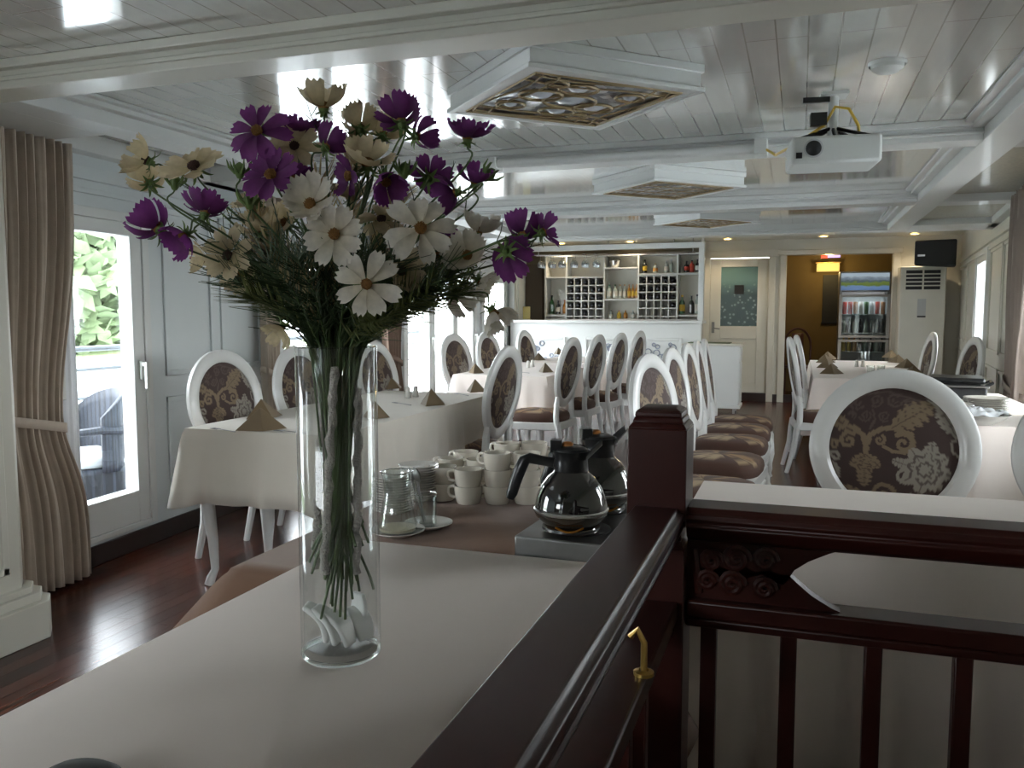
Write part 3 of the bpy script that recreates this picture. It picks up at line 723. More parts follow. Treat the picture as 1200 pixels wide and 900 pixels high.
table(*T7, .75, 'near buffet table under the flower vase', m_wood)
cloth(-.955, -.285, .10, 1.655, .762, .5, 'plain white tablecloth under the flower vase', m_cloth, seed=7, fold=.006, flare=.02, drops=(.5, .006, .006, .5))
table(*T8, .735, 'buffet table under the coffee pots and cups', m_wood)
cloth(-1.105, -.295, 1.44, 2.43, .741, .62, 'white underskirt cloth hanging below the brown buffet cloth', m_cloth_w, seed=8, fold=.012)
cloth(-1.112, -.288, 1.432, 2.44, .746, .16, 'brown tablecloth under the cups and coffee pots', m_brown, seed=9, fold=.006, flare=.12)

# ------------------------------------------------------------------ wooden railing with newel post
rl = thing('wooden_railing', 'dark mahogany railing with square newel post and carved bracket', 'railing', (-.19, 1.235, 0))
M = MB(); q = .042
M.b(-q, q, -q, q, 0, .94)
def fr(M, r0, z0, r1, z1):
    a = [M.V(x * r0, y * r0, z0) for x, y in ((-1, -1), (1, -1), (1, 1), (-1, 1))]; b = [M.V(x * r1, y * r1, z1) for x, y in ((-1, -1), (1, -1), (1, 1), (-1, 1))]
    for k in range(4): M.Fc(a[k], a[(k + 1) % 4], b[(k + 1) % 4], b[k])
    M.Fc(*b); M.Fc(*a[::-1])
for r0, z0, r1, z1 in ((.041, .93, .036, .945), (.036, .945, .036, .958), (.036, .958, .0425, .968), (.0425, .968, .0425, 1.108), (.0425, 1.108, .037, 1.116), (.037, 1.116, .034, 1.124), (.034, 1.124, .033, 1.132), (.033, 1.132, .025, 1.137)): fr(M, r0, z0 + .005, r1, z1 + .005)
M.build('newel_post', m_wood, rl, bevel=.002)
def rail_prof(w, h): # half profile of a moulded rail
    return [(-w, 0), (-w * .72, h), (w * .72, h), (w * .8, h * .86), (w * .95, h * .8), (w, h * .62), (w * .92, h * .5), (w, h * .36), (w * .8, 0), (w * .5, -h * .2), (-w * .5, -h * .2)]
M = MB()
for pr_, (p0, p1) in ((None, (-1.65, -.043)),):
    pts = rail_prof(.042, .042)
    a = [M.V(x, p0, z + .958) for x, z in pts]; b = [M.V(x, p1, z + .958) for x, z in pts]
    for k in range(len(pts)): M.Fc(a[k], a[(k + 1) % len(pts)], b[(k + 1) % len(pts)], b[k])
    M.Fc(*a); M.Fc(*b[::-1])
M.build('top_rail', m_wood, rl, bevel=.0015)
M = MB()
pts = rail_prof(.04, .042); a = [M.V(.043, -x, z + .958) for x, z in pts]; b = [M.V(1.6, -x, z + .958) for x, z in pts]
for k in range(len(pts)): M.Fc(a[k], a[(k + 1) % len(pts)], b[(k + 1) % len(pts)], b[k])
M.Fc(*a); M.Fc(*b[::-1]); M.build('top_rail', m_wood, rl, bevel=.0015)
M = MB().b(.042, 1.6, -.028, .028, .835, .862); M.b(.042, 1.6, -.022, .022, .82, .835); M.build('lower_rail', m_wood, rl, bevel=.004)
M = MB().b(-.024, .034, -1.65, -.042, .835, .862); M.b(-.018, .028, -1.65, -.042, .815, .835); M.build('lower_rail', m_wood, rl, bevel=.004)
M = MB().b(.042, 1.6, -.03, .03, .05, .09); M.build('bottom_rail', m_wood, rl, bevel=.004)
M = MB().b(-.03, .03, -1.65, -.042, .05, .09); M.build('bottom_rail', m_wood, rl, bevel=.004)
bal = [.075 + .112 * k for k in range(13)]
for x in bal: MB().b(x - .0115, x + .0115, -.0115, .0115, .088, .822).build('baluster', m_wood, rl, bevel=.002)
for k in range(13): y = -.16 - .112 * k; MB().b(-.0115, .0115, y - .0115, y + .0115, .088, .818).build('baluster', m_wood, rl, bevel=.002)
# carved bracket: two opposed leaf-scrolls between the rails
def bracket(P):
    M = MB()
    up = [(.0, .0), (.0, -.045), (.012, -.052), (.03, -.046), (.05, -.056), (.07, -.047), (.085, -.055), (.105, -.046), (.122, -.052), (.135, -.06), (.142, -.05), (.15, -.036), (.168, -.022), (.195, -.008), (.215, 0)]
    lo = [(.0, .0), (.215, 0), (.20, .006), (.175, .02), (.155, .036), (.142, .048), (.128, .046), (.115, .055), (.098, .047), (.08, .056), (.06, .046), (.04, .053), (.02, .046), (0, .05)]
    for poly, zz in ((up, .952), (lo, .861)):
        a = [M.V(.042 + x, -.011, zz + z) for x, z in poly]; b = [M.V(.042 + x, .011, zz + z) for x, z in poly]; n = len(poly)
        M.Fc(*a); M.Fc(*b[::-1])
        for k in range(n): M.Fc(a[k], a[(k + 1) % n], b[(k + 1) % n], b[k])
    for cx, cz, r in ((.07, .925, .02), (.035, .92, .016), (.11, .928, .017), (.065, .888, .019), (.11, .886, .016), (.03, .89, .015)):
        M.tube([(.042 + cx + r * (1 - k / 26) * math.cos(k * .55), -.014, cz + r * (1 - k / 26) * math.sin(k * .55)) for k in range(24)], .0045, 6)
    M.tube([(.052, -.012, .935), (.06, -.012, .87)], .006, 6)
    return M
bracket(None).build('carved_bracket', m_wood, rl)
M = MB().tube([(.03, -.30, .862), (.03, -.30, .90), (.022, -.30, .915), (.014, -.30, .905)], .004, 8); M.lathe([(.012, 0), (.012, .004), (.006, .006)], 12, .03, -.30, .862); M.build('brass_hook', m_brass, rl)

# ------------------------------------------------------------------ vase and flowers
VC = Vector((-.648, 1.085, .762)); VR, VH = .0595, .468
vz = thing('flower_vase', 'tall clear glass cylinder vase holding the cosmos bouquet', 'vase', VC)
MB().lathe([(0, 0), (VR - .004, 0), (VR, .004), (VR, VH - .002), (VR - .0015, VH), (VR - .003, VH), (VR - .0042, VH - .002), (VR - .0045, .02), (VR - .008, .016), (0, .016)], 64).build('glass_wall', m_glass, vz)
m_solid = mat('solid_glass', (.93, .97, .96), .0, trans=1)
m_solid.node_tree.nodes['Principled BSDF'].inputs['IOR'].default_value = 1.48
MB().lathe([(VR - .0008, VH - .0015), (VR + .0004, VH), (VR - .001, VH + .0012), (VR - .0045, VH + .0012), (VR - .0055, VH), (VR - .0045, VH - .0015), (VR - .0008, VH - .0015)], 64).build('rim', m_solid, vz)
MB().lathe([(VR - .003, .0005), (VR - .0005, .003), (VR + .0003, .006), (VR - .0015, .009), (VR - .005, .006), (VR - .003, .0005)], 64).build('foot_edge', m_solid, vz)
# white pieces lying in the bottom
m_piece = mat('white_ceramic', (.90, .89, .87), .35)
for k, (dx, dy, rz, ry, sc_, lab) in enumerate(((-.026, -.012, .3, -.55, 1.0, 'leftmost white curved ceramic piece in the vase bottom'), (-.004, -.018, .1, -.62, 1.0, 'second white curved ceramic piece, leaning in the middle of the vase'), (.017, -.016, .0, -.72, .95, 'third white curved ceramic piece in the vase bottom'), (.028, .010, -.5, -.8, .9, 'rightmost white slab-like ceramic piece in the vase bottom'), (-.015, .022, 1.2, .4, .9, 'white curved ceramic piece at the back of the vase bottom'))):
    t = tag(MB().xf().build('ceramic_piece', m_piece) if False else (lambda M: (M.grid(lambda u, v: ((.011 * math.sin(v * PI) * (1 if True else 0) - .006), (u - .5) * .034 * (1 - .35 * abs(2 * v - 1) ** 2), .004 + v * .058), 8, 14), M)[1])(MB()).build('ceramic_piece', m_piece, solid=.007, sub=1), lab, 'ceramic piece', 'white pieces in the vase')
    t.location = VC + Vector((dx * .9 + .02, dy * .8, .022)); t.rotation_euler = (0, ry, rz); t.scale = (sc_ * 1.2,) * 3

m_stem = mat('green_stem', (.055, .095, .025), .5, noise=.2); m_stemd = mat('dark_stem', (.04, .045, .018), .5)
m_fol = mat('dark_foliage', (.028, .052, .014), .6); m_cal = mat('calyx_green', (.10, .16, .04), .6)
def petal_mat(name, c_in, c_out, tr):
    m = bpy.data.materials.new(name); m.use_nodes = True; n = m.node_tree.nodes; l = m.node_tree.links; b = n['Principled BSDF']
    t = n.new('ShaderNodeTexCoord'); g = n.new('ShaderNodeVectorMath'); g.operation = 'LENGTH'; r = n.new('ShaderNodeValToRGB'); mr = n.new('ShaderNodeMapRange')
    l.new(t.outputs['Object'], g.inputs[0]); mr.inputs[1].default_value = .004; mr.inputs[2].default_value = .042
    l.new(g.outputs['Value'], mr.inputs[0]); l.new(mr.outputs[0], r.inputs[0])
    r.color_ramp.elements[0].color = (*c_in, 1); r.color_ramp.elements[1].color = (*c_out, 1)
    z = n.new('ShaderNodeTexNoise'); z.inputs['Scale'].default_value = 90; l.new(t.outputs['Object'], z.inputs['Vector'])
    mx = n.new('ShaderNodeMixRGB'); mx.blend_type = 'MULTIPLY'; mx.inputs[0].default_value = .45; l.new(r.outputs[0], mx.inputs[1]); l.new(z.outputs['Fac'], mx.inputs[2])
    l.new(mx.outputs[0], b.inputs['Base Color']); b.inputs['Roughness'].default_value = .7
    td = n.new('ShaderNodeBsdfTranslucent'); l.new(mx.outputs[0], td.inputs[0]); ms = n.new('ShaderNodeMixShader'); ms.inputs[0].default_value = tr
    l.new(b.outputs[0], ms.inputs[1]); l.new(td.outputs[0], ms.inputs[2]); l.new(ms.outputs[0], n['Material Output'].inputs[0]); return m
m_pur = petal_mat('purple_petal', (.08, .014, .075), (.25, .05, .26), .45); m_crm = petal_mat('cream_petal', (.58, .46, .25), (.80, .68, .46), .5); m_wht = petal_mat('white_petal', (.66, .57, .40), (.88, .83, .74), .5)
m_eye = mat('flower_eye', (.20, .09, .018), .8, noise=.8, nscale=260); m_eyed = mat('dark_flower_eye', (.05, .02, .012), .8)
def bloom_mesh(R, cup, npet, seed):
    rnd = random.Random(seed); M = MB()
    for k in range(npet):
        a = 2 * PI * k / npet + rnd.uniform(-.13, .13); c = cup + rnd.uniform(-.22, .22); L = R * rnd.uniform(.86, 1.1); wd = R * 1.02 / npet * 2.7 * rnd.uniform(.85, 1.1); tw = rnd.uniform(-.35, .35)
        ca, sa = math.cos(a), math.sin(a); zo = .001 * (k % 2) + .0006 * k / npet
        def fn(u, v):
            t = v; x = u * 2 - 1
            w = wd * (.14 + 1.0 * math.sin(min(1, t * 1.02) * PI * .60) ** 1.1) * .70
            tip = .055 * R * math.cos(x * 3 * PI) * (1 if t > .99 else 0) - .10 * L * x * x * t ** 4
            r = .08 * R + L * t * .94 + tip
            ang = c * t * .9; z = math.sin(ang) * r + .16 * R * (x * x) * t * .7 + zo - .10 * R * t ** 3 + tw * x * w * .6
            rad = r * math.cos(ang); y = x * w
            return (ca * rad - sa * y, sa * rad + ca * y, z)
        M.grid(fn, 7, 8)
    return M
blooms = {}
for key, R, cup, npet in (('open', .042, .18, 8), ('cup', .041, .62, 8), ('half', .040, .95, 7), ('flat', .043, .02, 8), ('small', .033, .45, 7)):
    blooms[key] = bloom_mesh(R, cup, npet, hash(key) % 7 + len(key))
proto_mesh = {}
def bloom_obj(key, col):
    if (key, col) not in proto_mesh:
        M = blooms[key]; mm = {'p': m_pur, 'c': m_crm, 'w': m_wht}[col]
        o = M.build('bloom', mm, sharp=80); proto_mesh[(key, col)] = o.data; return o
    o = bpy.data.objects.new('bloom', proto_mesh[(key, col)]); COL.objects.link(o); return o
eye_me = {}
def eye_obj(dark):
    if dark in eye_me:
        o = bpy.data.objects.new('flower_eye', eye_me[dark]); COL.objects.link(o); return o
    M = MB(); rnd = random.Random(5)
    M.lathe([(.0085, -.001), (.009, .002), (.0075, .005), (.004, .0068), (0, .0072)], 14)
    for k in range(46):
        r = .0088 * math.sqrt((k + .5) / 46); a = k * 2.4; h = .0075 - r * .35
        M.tube([(r * math.cos(a), r * math.sin(a), h - .003), (r * 1.05 * math.cos(a), r * 1.05 * math.sin(a), h + .002)], [.0009, .0011], 4)
    o = M.build('flower_eye', m_eyed if dark else m_eye); eye_me[dark] = o.data; return o
cal_me = []
def calyx_obj():
    if cal_me:
        o = bpy.data.objects.new('calyx', cal_me[0]); COL.objects.link(o); return o
    M = MB(); M.lathe([(0, -.012), (.003, -.011), (.006, -.006), (.0075, -.001), (0, 0)], 10)
    for k in range(8):
        a = 2 * PI * k / 8; ca, sa = math.cos(a), math.sin(a)
        def fn(u, v): r = .005 + .018 * v; w = .0034 * (1 - v) ** .6 * (2 * u - 1); return (ca * r - sa * w, sa * r + ca * w, -.005 - .006 * math.sin(v * 2.2) + (.004 if k % 2 else -.003) * v)
        M.grid(fn, 3, 6)
    o = M.build('calyx', m_cal, solid=.0008); cal_me.append(o.data); return o
frnd = random.Random(11)
axis_top = VC + Vector((0, 0, VH))
def flower(px, py, d, col, key, facing, label, dark=False, sc_=1.0, fol=1, bud=False):
    """px,py,d: where the head stands (d = distance along the view); facing: the way the bloom looks, in (right, up, towards viewer)"""
    head = at(px, py, d=d)
    n = (cR * facing[0] + cU * facing[1] - cF * facing[2]).normalized()
    a0 = frnd.uniform(0, 2 * PI); rb = frnd.uniform(.012, .05); zb = frnd.uniform(.03, .17)
    rad = Vector((head.x - VC.x, head.y - VC.y, 0)); dirn = rad.normalized() if rad.length > .02 else Vector((1, 0, 0))
    base = VC + Vector((math.cos(a0) * rb, math.sin(a0) * rb, 0)) * .95 - dirn * .008 + Vector((0, 0, .03 + zb))
    waist = VC + Vector((math.cos(a0 + 1) * .012, math.sin(a0 + 1) * .012, .24 + frnd.uniform(-.03, .05))) 
    mouth = axis_top + dirn * min(.040, .010 + rad.length * .12) + Vector((frnd.uniform(-.010, .010), frnd.uniform(-.010, .010), 0))
    neck = head - n * .035
    mid = mouth.lerp(neck, .5) + Vector((0, 0, .02)) - dirn * .02
    ctrl = [base, waist, mouth, mid, neck, head - n * .011]
    # Catmull-Rom through the control points
    pts = []
    cp = [ctrl[0] * 2 - ctrl[1]] + ctrl + [ctrl[-1] * 2 - ctrl[-2]]
    for i in range(1, len(cp) - 2):
        for k in range(7):
            t = k / 7; p0, p1, p2, p3 = cp[i - 1:i + 3]
            pts.append(.5 * ((2 * p1) + (p2 - p0) * t + (2 * p0 - 5 * p1 + 4 * p2 - p3) * t * t + (3 * p1 - p0 - 3 * p2 + p3) * t ** 3))
    pts.append(ctrl[-1])
    for p in pts:                    # keep the stem inside the glass
        if p.z < axis_top.z + .005:
            h = Vector((p.x - VC.x, p.y - VC.y, 0))
            if h.length > .050: h *= .050 / h.length; p.x = VC.x + h.x; p.y = VC.y + h.y
    t = thing('cosmos_flower', label, 'flower', base, 0, 'cosmos flowers in the vase')
    lp = [p - base for p in pts]; L = len(lp)
    MB().tube(lp, [.0021 - .0009 * i / L for i in range(L)], 6).build('stem', m_stem, t)
    q = n.to_track_quat('Z', 'Y').to_euler()
    if bud:
        M = MB(); M.lathe([(0, -.012), (.004, -.010), (.0075, -.003), (.008, .003), (.005, .009), (0, .012)], 10)
        for k in range(7):
            a = 2 * PI * k / 7; ca, sa = math.cos(a), math.sin(a)
            M.tube([(ca * .006, sa * .006, -.004), (ca * .014, sa * .014, .004), (ca * .017, sa * .017, .014)], [.0022, .002, .0006], 5)
        b = M.build('bud', m_cal, t); b.location = head - base; b.rotation_euler = q; b.scale = (sc_,) * 3
    else:
        b = bloom_obj(key, col); b.parent = t; b.location = head - base; b.rotation_euler = q; b.scale = (sc_ * .98,) * 3
        b.rotation_euler.rotate_axis('Z', frnd.uniform(0, 6.28))
        e = eye_obj(dark); e.parent = b; e.scale = (.82, .82, .9)
        c = calyx_obj(); c.parent = t; c.location = head - base; c.rotation_euler = q; c.scale = (sc_ * .92,) * 3
    # thread-like leaves along the upper stem
    if fol:
        M = MB(); i0 = 13; i1 = int(L * .80)
        for k in range(16 * fol):
            i = frnd.randint(i0, max(i0 + 1, i0 + int((i1 - i0) * frnd.random() ** 1.4))); i = min(i, L - 2); p = lp[i]; tg = (lp[i + 1] - lp[i]).normalized()
            s = tg.orthogonal().normalized(); s.rotate(Matrix.Rotation(frnd.uniform(0, 6.28), 3, tg)); ln = frnd.uniform(.03, .075)
            wpt = p + base
            if wpt.z < axis_top.z + .01: s *= .18; ln *= .8
            e = [p + (tg * (.75 * f) + s * (.75 * f - .25 * f * f)) * ln for f in (0, .33, .66, 1)]
            M.tube(e, [.0009, .0009, .0007, .0004], 4)
            for f in (.4, .65):
                w = p + (tg * (.75 * f) + s * (.75 * f - .25 * f * f)) * ln; o = s.cross(tg) * (1 if frnd.random() < .5 else -1)
                M.tube([w, w + (tg * .7 + o * .6) * ln * .25, w + (tg * .9 + o * 1.0) * ln * .4], [.0008, .0007, .0004], 3)
        M.build('foliage', m_fol, t)
FL = [
 (172, 188, 1.20, 'c', 'half', (-.75, .35, .35), 'leftmost cream cosmos turned left, upper left of bouquet', True, 1.0),
 (228, 196, 1.16, 'c', 'open', (-.1, .45, .6), 'large cream cosmos at the upper left, facing the viewer', True, 1.12),
 (175, 214, 1.23, 'c', 'half', (-.5, .55, -.5), 'cream cosmos seen from behind, under the leftmost bloom', False, .9),
 (379, 126, 1.14, 'c', 'half', (.0, .85, .25), 'cream cosmos at the very top of the bouquet', False, 1.1),
 (422, 150, 1.18, 'c', 'half', (-.1, .75, -.45), 'cream cosmos seen from behind, right of the top bloom', False, .95),
 (449, 158, 1.2, 'c', 'half', (.2, .7, -.4), 'small cream cosmos beneath the upper purple bloom', False, .85),
 (430, 192, 1.10, 'c', 'cup', (.1, .6, .4), 'large cream cosmos above the centre of the bouquet', False, 1.1),
 (345, 172, 1.15, 'c', 'open', (.1, .3, .7), 'cream cosmos tucked between the upper purple blooms', True, .9),
 (364, 240, 1.07, 'w', 'cup', (-.15, .35, .75), 'white cosmos with raised petals left of the bouquet centre', False, 1.02),
 (392, 275, 1.05, 'w', 'open', (.05, .1, .95), 'white brown-eyed cosmos in the middle of the bouquet', False, 1.0),
 (430, 333, 1.04, 'w', 'flat', (.0, -.05, 1), 'white cosmos facing the viewer low in the bouquet centre', False, .97),
 (493, 268, 1.06, 'w', 'flat', (.1, .15, .95), 'large white cosmos facing the viewer right of centre', False, 1.07),
 (447, 258, 1.12, 'c', 'flat', (.05, .65, .6), 'cream cosmos with dark striped eye between two white blooms', True, .85),
 (470, 318, 1.12, 'c', 'cup', (.3, .1, .6), 'cream cosmos with dark eye low right of centre', True, .9),
 (268, 300, 1.15, 'c', 'open', (-.35, .2, .8), 'cream cosmos at the lower left with a dark eye', True, 1.0),
 (282, 322, 1.2, 'c', 'cup', (-.2, -.1, .8), 'pale cream cosmos lowest at the left side of the bouquet', False, .9),
 (560, 272, 1.16, 'w', 'half', (.2, .7, .1), 'white cosmos turned upwards at the right, below the purple pair', False, .95),
 (548, 300, 1.12, 'w', 'cup', (-.1, .2, .75), 'white cosmos at the right with petals spread down', False, .95),
 (578, 366, 1.14, 'w', 'half', (.5, -.75, .2), 'lowest white cosmos drooping at the far right', False, .9),
 (533, 346, 1.17, 'w', 'half', (.35, -.1, -.7), 'white cosmos seen from behind at the lower right', False, .85),
 (563, 330, 1.18, 'w', 'cup', (.6, -.5, .2), 'white cosmos drooping just above the lowest right bloom', False, .85),
 (330, 384, 1.16, 'c', 'half', (-.4, -.7, .3), 'cream cosmos hanging beside the left rim of the vase', False, .75),
 (300, 236, 1.24, 'c', 'cup', (-.3, .5, .3), 'cream cosmos in shade behind the left purple blooms', False, 1.0),
 (335, 262, 1.24, 'c', 'cup', (-.2, .3, .6), 'shaded cream cosmos deep in the left of the bouquet', False, 1.0),
 (305, 270, 1.2, 'c', 'half', (-.3, .6, .4), 'cream cosmos half open deep at the left', False, .9),
 (410, 232, 1.22, 'c', 'cup', (0, .7, .3), 'shaded cream cosmos behind the bouquet centre', False, .9),
 (345, 205, 1.22, 'c', 'cup', (-.1, .7, .3), 'shaded cream cosmos behind the yellow-eyed purple bloom', False, .9),
 (240, 305, 1.22, 'c', 'half', (-.7, .1, .3), 'small cream cosmos at the lower left edge', False, .75),
 (510, 300, 1.2, 'w', 'small', (.3, .3, .5), 'small white cosmos between the right-hand white blooms', False, .9),
 (302, 154, 1.11, 'p', 'flat', (-.1, .25, .9), 'yellow-eyed purple cosmos at the upper left, facing the viewer', False, 1.0),
 (352, 158, 1.17, 'p', 'cup', (.1, .7, .2), 'deep purple cosmos just under the top cream bloom', False, 1.0),
 (382, 172, 1.15, 'p', 'half', (.3, .5, -.3), 'deep purple cosmos seen from behind, upper centre', False, .9),
 (318, 206, 1.09, 'p', 'open', (-.1, .45, .75), 'yellow-eyed purple cosmos below the upper left one', False, 1.05),
 (345, 212, 1.15, 'p', 'small', (.3, .2, .5), 'small dark purple cosmos beside the lower yellow-eyed one', False, 1.0),
 (186, 268, 1.13, 'p', 'half', (-.65, .55, -.1), 'leftmost purple cosmos turned sideways', False, 1.05),
 (240, 250, 1.14, 'p', 'cup', (.1, .7, -.2), 'purple cosmos at the left beside the leftmost purple one', False, .95),
 (216, 276, 1.11, 'p', 'half', (-.3, -.45, .4), 'purple cosmos hanging down between the two left ones', False, .85),
 (470, 143, 1.13, 'p', 'cup', (-.1, .75, -.35), 'purple cosmos at the upper right of the top bloom', False, 1.0),
 (488, 160, 1.2, 'p', 'half', (.5, .3, -.4), 'purple cosmos half hidden under the upper right purple bloom', False, .85),
 (548, 162, 1.11, 'p', 'cup', (.05, .8, .25), 'upright purple cosmos on a tall stem at the upper right', False, 1.0),
 (503, 208, 1.15, 'p', 'small', (.1, .5, -.7), 'small purple cosmos seen from behind right of centre', False, 1.0),
 (556, 214, 1.15, 'p', 'half', (.1, .75, .35), 'small purple cosmos below the upright one', False, .8),
 (534, 226, 1.12, 'p', 'half', (-.65, -.1, -.2), 'purple cosmos turned left below the upright one', False, .85),
 (594, 296, 1.10, 'p', 'cup', (.2, -.2, -.75), 'purple cosmos with spread petals at the far right', False, .95),
 (612, 276, 1.13, 'p', 'half', (.1, .75, -.4), 'purple cosmos rising behind the far right purple bloom', False, .9),
 (637, 272, 1.12, 'p', 'small', (.65, .45, -.2), 'rightmost purple cosmos of the bouquet', False, .9),
 (452, 212, 1.08, 'p', 'half', (.3, -.55, .4), 'purple cosmos drooping below the big cream bloom', False, .85),
 (410, 206, 1.10, 'p', 'small', (-.5, -.1, .4), 'small purple cosmos left of the big cream bloom', False, .9),
 (526, 284, 1.2, 'p', 'small', (.3, .2, .3), 'small purple cosmos behind the large right white bloom', False, .9),
]
for f in FL:
    flower(*f[:7], dark=f[7], sc_=f[8], fol=2 if f[1] > 225 else 1)
for px, py, d, fc, lab in ((281, 200, 1.15, (0, 1, .1), 'green bud standing left of the yellow-eyed purple cosmos'), (205, 214, 1.2, (.1, .9, .1), 'green bud between the two upper left cream blooms'), (292, 236, 1.13, (-.1, 1, .1), 'green bud right of the left purple blooms'), (474, 200, 1.12, (.1, .9, .3), 'dark green bud right of the big cream bloom'), (573, 205, 1.16, (.7, .6, .2), 'green bud beside the small right purple bloom')):
    flower(px, py, d, 'c', 'small', fc, lab, bud=True, fol=1)
# fine filler foliage sprays
for k in range(16):
    a = -2.4 + k * .32; 
    px = 400 + (k - 7.5) * 17 + frnd.uniform(-8, 8); py = 335 - 30 * math.cos((k - 7.5) / 6) + frnd.uniform(-14, 14)
    head = at(px, py, d=1.16 + .09 * math.sin(k * 2.1))
    base = VC + Vector((frnd.uniform(-.02, .02), frnd.uniform(-.02, .02), .16 + frnd.uniform(0, .1)))
    mouth = axis_top + Vector(((head.x - VC.x) * .25, (head.y - VC.y) * .25, 0)); 
    h = Vector((mouth.x - VC.x, mouth.y - VC.y, 0)); 
    if h.length > .045: h *= .045 / h.length
    mouth = axis_top + h
    t = thing('foliage_spray', ['feathery green foliage spray left of the vase mouth', 'feathery green foliage spray above the vase mouth', 'feathery green foliage spray right of the vase mouth'][0 if k < 6 else 1 if k < 10 else 2] + ', %s from the left' % ['first', 'second', 'third', 'fourth', 'fifth', 'sixth', 'seventh', 'eighth', 'ninth', 'tenth', 'eleventh', 'twelfth', 'thirteenth', 'fourteenth', 'fifteenth', 'sixteenth'][k], 'foliage', base, 0, 'feathery foliage sprays')
    lp = [Vector((0, 0, 0)), (mouth - base) * .5, mouth - base, (mouth - base).lerp(head - base, .5) + Vector((0, 0, .02)), head - base]
    MB().tube(lp, [.0017, .0017, .0016, .0013, .0008], 5).build('stem', m_stem, t)
    M = MB()
    for j in range(95):
        f = frnd.random() ** .8; p = lp[2].lerp(lp[3], f * 2) if f < .5 else lp[3].lerp(lp[4], f * 2 - 1); tg = (lp[4] - lp[2]).normalized()
        s = tg.orthogonal().normalized(); s.rotate(Matrix.Rotation(frnd.uniform(0, 6.28), 3, tg)); ln = frnd.uniform(.025, .06)
        if f < .12: s *= .3
        M.tube([p, p + (tg * .5 + s * .6) * ln * .5, p + (tg * .95 + s * .8) * ln], [.0010, .0008, .0004], 3)
    M.build('fronds', m_fol, t)
m_dry = mat('dried_grass', (.46, .36, .19), .8, noise=.3); m_olive_f = mat('olive_foliage', (.11, .13, .035), .7)
for k, (px, py, d, lab) in enumerate(((318, 300, 1.2, 'dried tan plume at the left of the bouquet, behind the cream blooms'), (345, 322, 1.17, 'dried tan plume just left of the bouquet centre'), (372, 215, 1.2, 'dried tan plume rising left of the white blooms'), (300, 262, 1.22, 'dried tan plume at the upper left behind purple blooms'), (395, 325, 1.2, 'dried tan plume low in the centre above the vase mouth'), (465, 232, 1.2, 'dried tan plume right of the centre behind the white blooms'), (520, 325, 1.18, 'olive feathery plume at the right below the white blooms'), (545, 340, 1.15, 'olive feathery plume farthest right above the chairs'), (440, 375, 1.12, 'olive feathery plume over the vase mouth'), (290, 345, 1.16, 'olive feathery plume low at the left edge'), (420, 160, 1.2, 'dried tan plume near the top of the bouquet'), (500, 350, 1.1, 'olive feathery plume right of the lowest white bloom'))):
    head = at(px, py, d=d); base = VC + Vector((frnd.uniform(-.015, .015), frnd.uniform(-.015, .015), .2 + frnd.uniform(0, .1)))
    h = Vector(((head.x - VC.x) * .2, (head.y - VC.y) * .2, 0))
    if h.length > .04: h *= .04 / h.length
    mouth = axis_top + h; dry = 'dried' in lab; mm_ = m_dry if dry else m_olive_f
    t = thing('dried_plume' if dry else 'foliage_spray', lab, 'dried grass' if dry else 'foliage', base, 0, 'dried plumes and sprays')
    lp = [Vector((0, 0, 0)), mouth - base, (mouth - base).lerp(head - base, .5) + Vector((0, 0, .012)), head - base]
    MB().tube(lp, [.0016, .0015, .0012, .0007], 5).build('stem', mm_, t)
    M = MB()
    for j in range(150 if dry else 130):
        f = frnd.random() ** .7; f = .25 + .75 * f
        p = lp[1].lerp(lp[2], f * 2) if f < .5 else lp[2].lerp(lp[3], f * 2 - 1); tg = (lp[3] - lp[1]).normalized()
        sv = tg.orthogonal().normalized(); sv.rotate(Matrix.Rotation(frnd.uniform(0, 6.28), 3, tg)); ln = frnd.uniform(.02, .05)
        w = .0016 if dry else .0010
        M.tube([p, p + (tg * .6 + sv * .5) * ln * .5, p + (tg * 1.0 + sv * .75) * ln], [w, w * 1.2, w * .4], 4, flat=.4)
    M.build('fronds', mm_, t)
# white bark-like sticks inside the vase
m_pearl = mat('white_flocked_stick', (.50, .46, .42), .85, noise=.3, nscale=160, bump=.9, bscale=300)
for k, (x0, x1, ya, yb, dd, lab) in enumerate(((362, 380, 665, 440, .02, 'white flocked stick at the left inside the vase'), (378, 392, 672, 430, -.03, 'white flocked stick left of the stems in the vase'), (408, 404, 665, 440, .03, 'white flocked stick right of the stems in the vase'), (416, 420, 672, 455, .0, 'white flocked stick nearest the right wall of the vase'))):
    a, b = at(x0 + 2, ya, d=1.262 + dd), at(x1, yb, d=1.235 + dd)
    for p in (a, b):
        h = Vector((p.x - VC.x, p.y - VC.y, 0))
        if h.length > .044: h *= .044 / h.length; p.x = VC.x + h.x; p.y = VC.y + h.y
    M = MB(); n = 26; M.tube([(b - a) * (i / n) + Vector((.0015 * math.sin(i * 1.3 + k), .0015 * math.cos(i * 1.7), 0)) for i in range(n + 1)], [.0062 + .0013 * math.sin(i * 2.3 + k) for i in range(n + 1)], 9)
    o = tag(M.build('flocked_stick', m_pearl), lab, 'stick', 'white sticks in the vase'); o.location = a

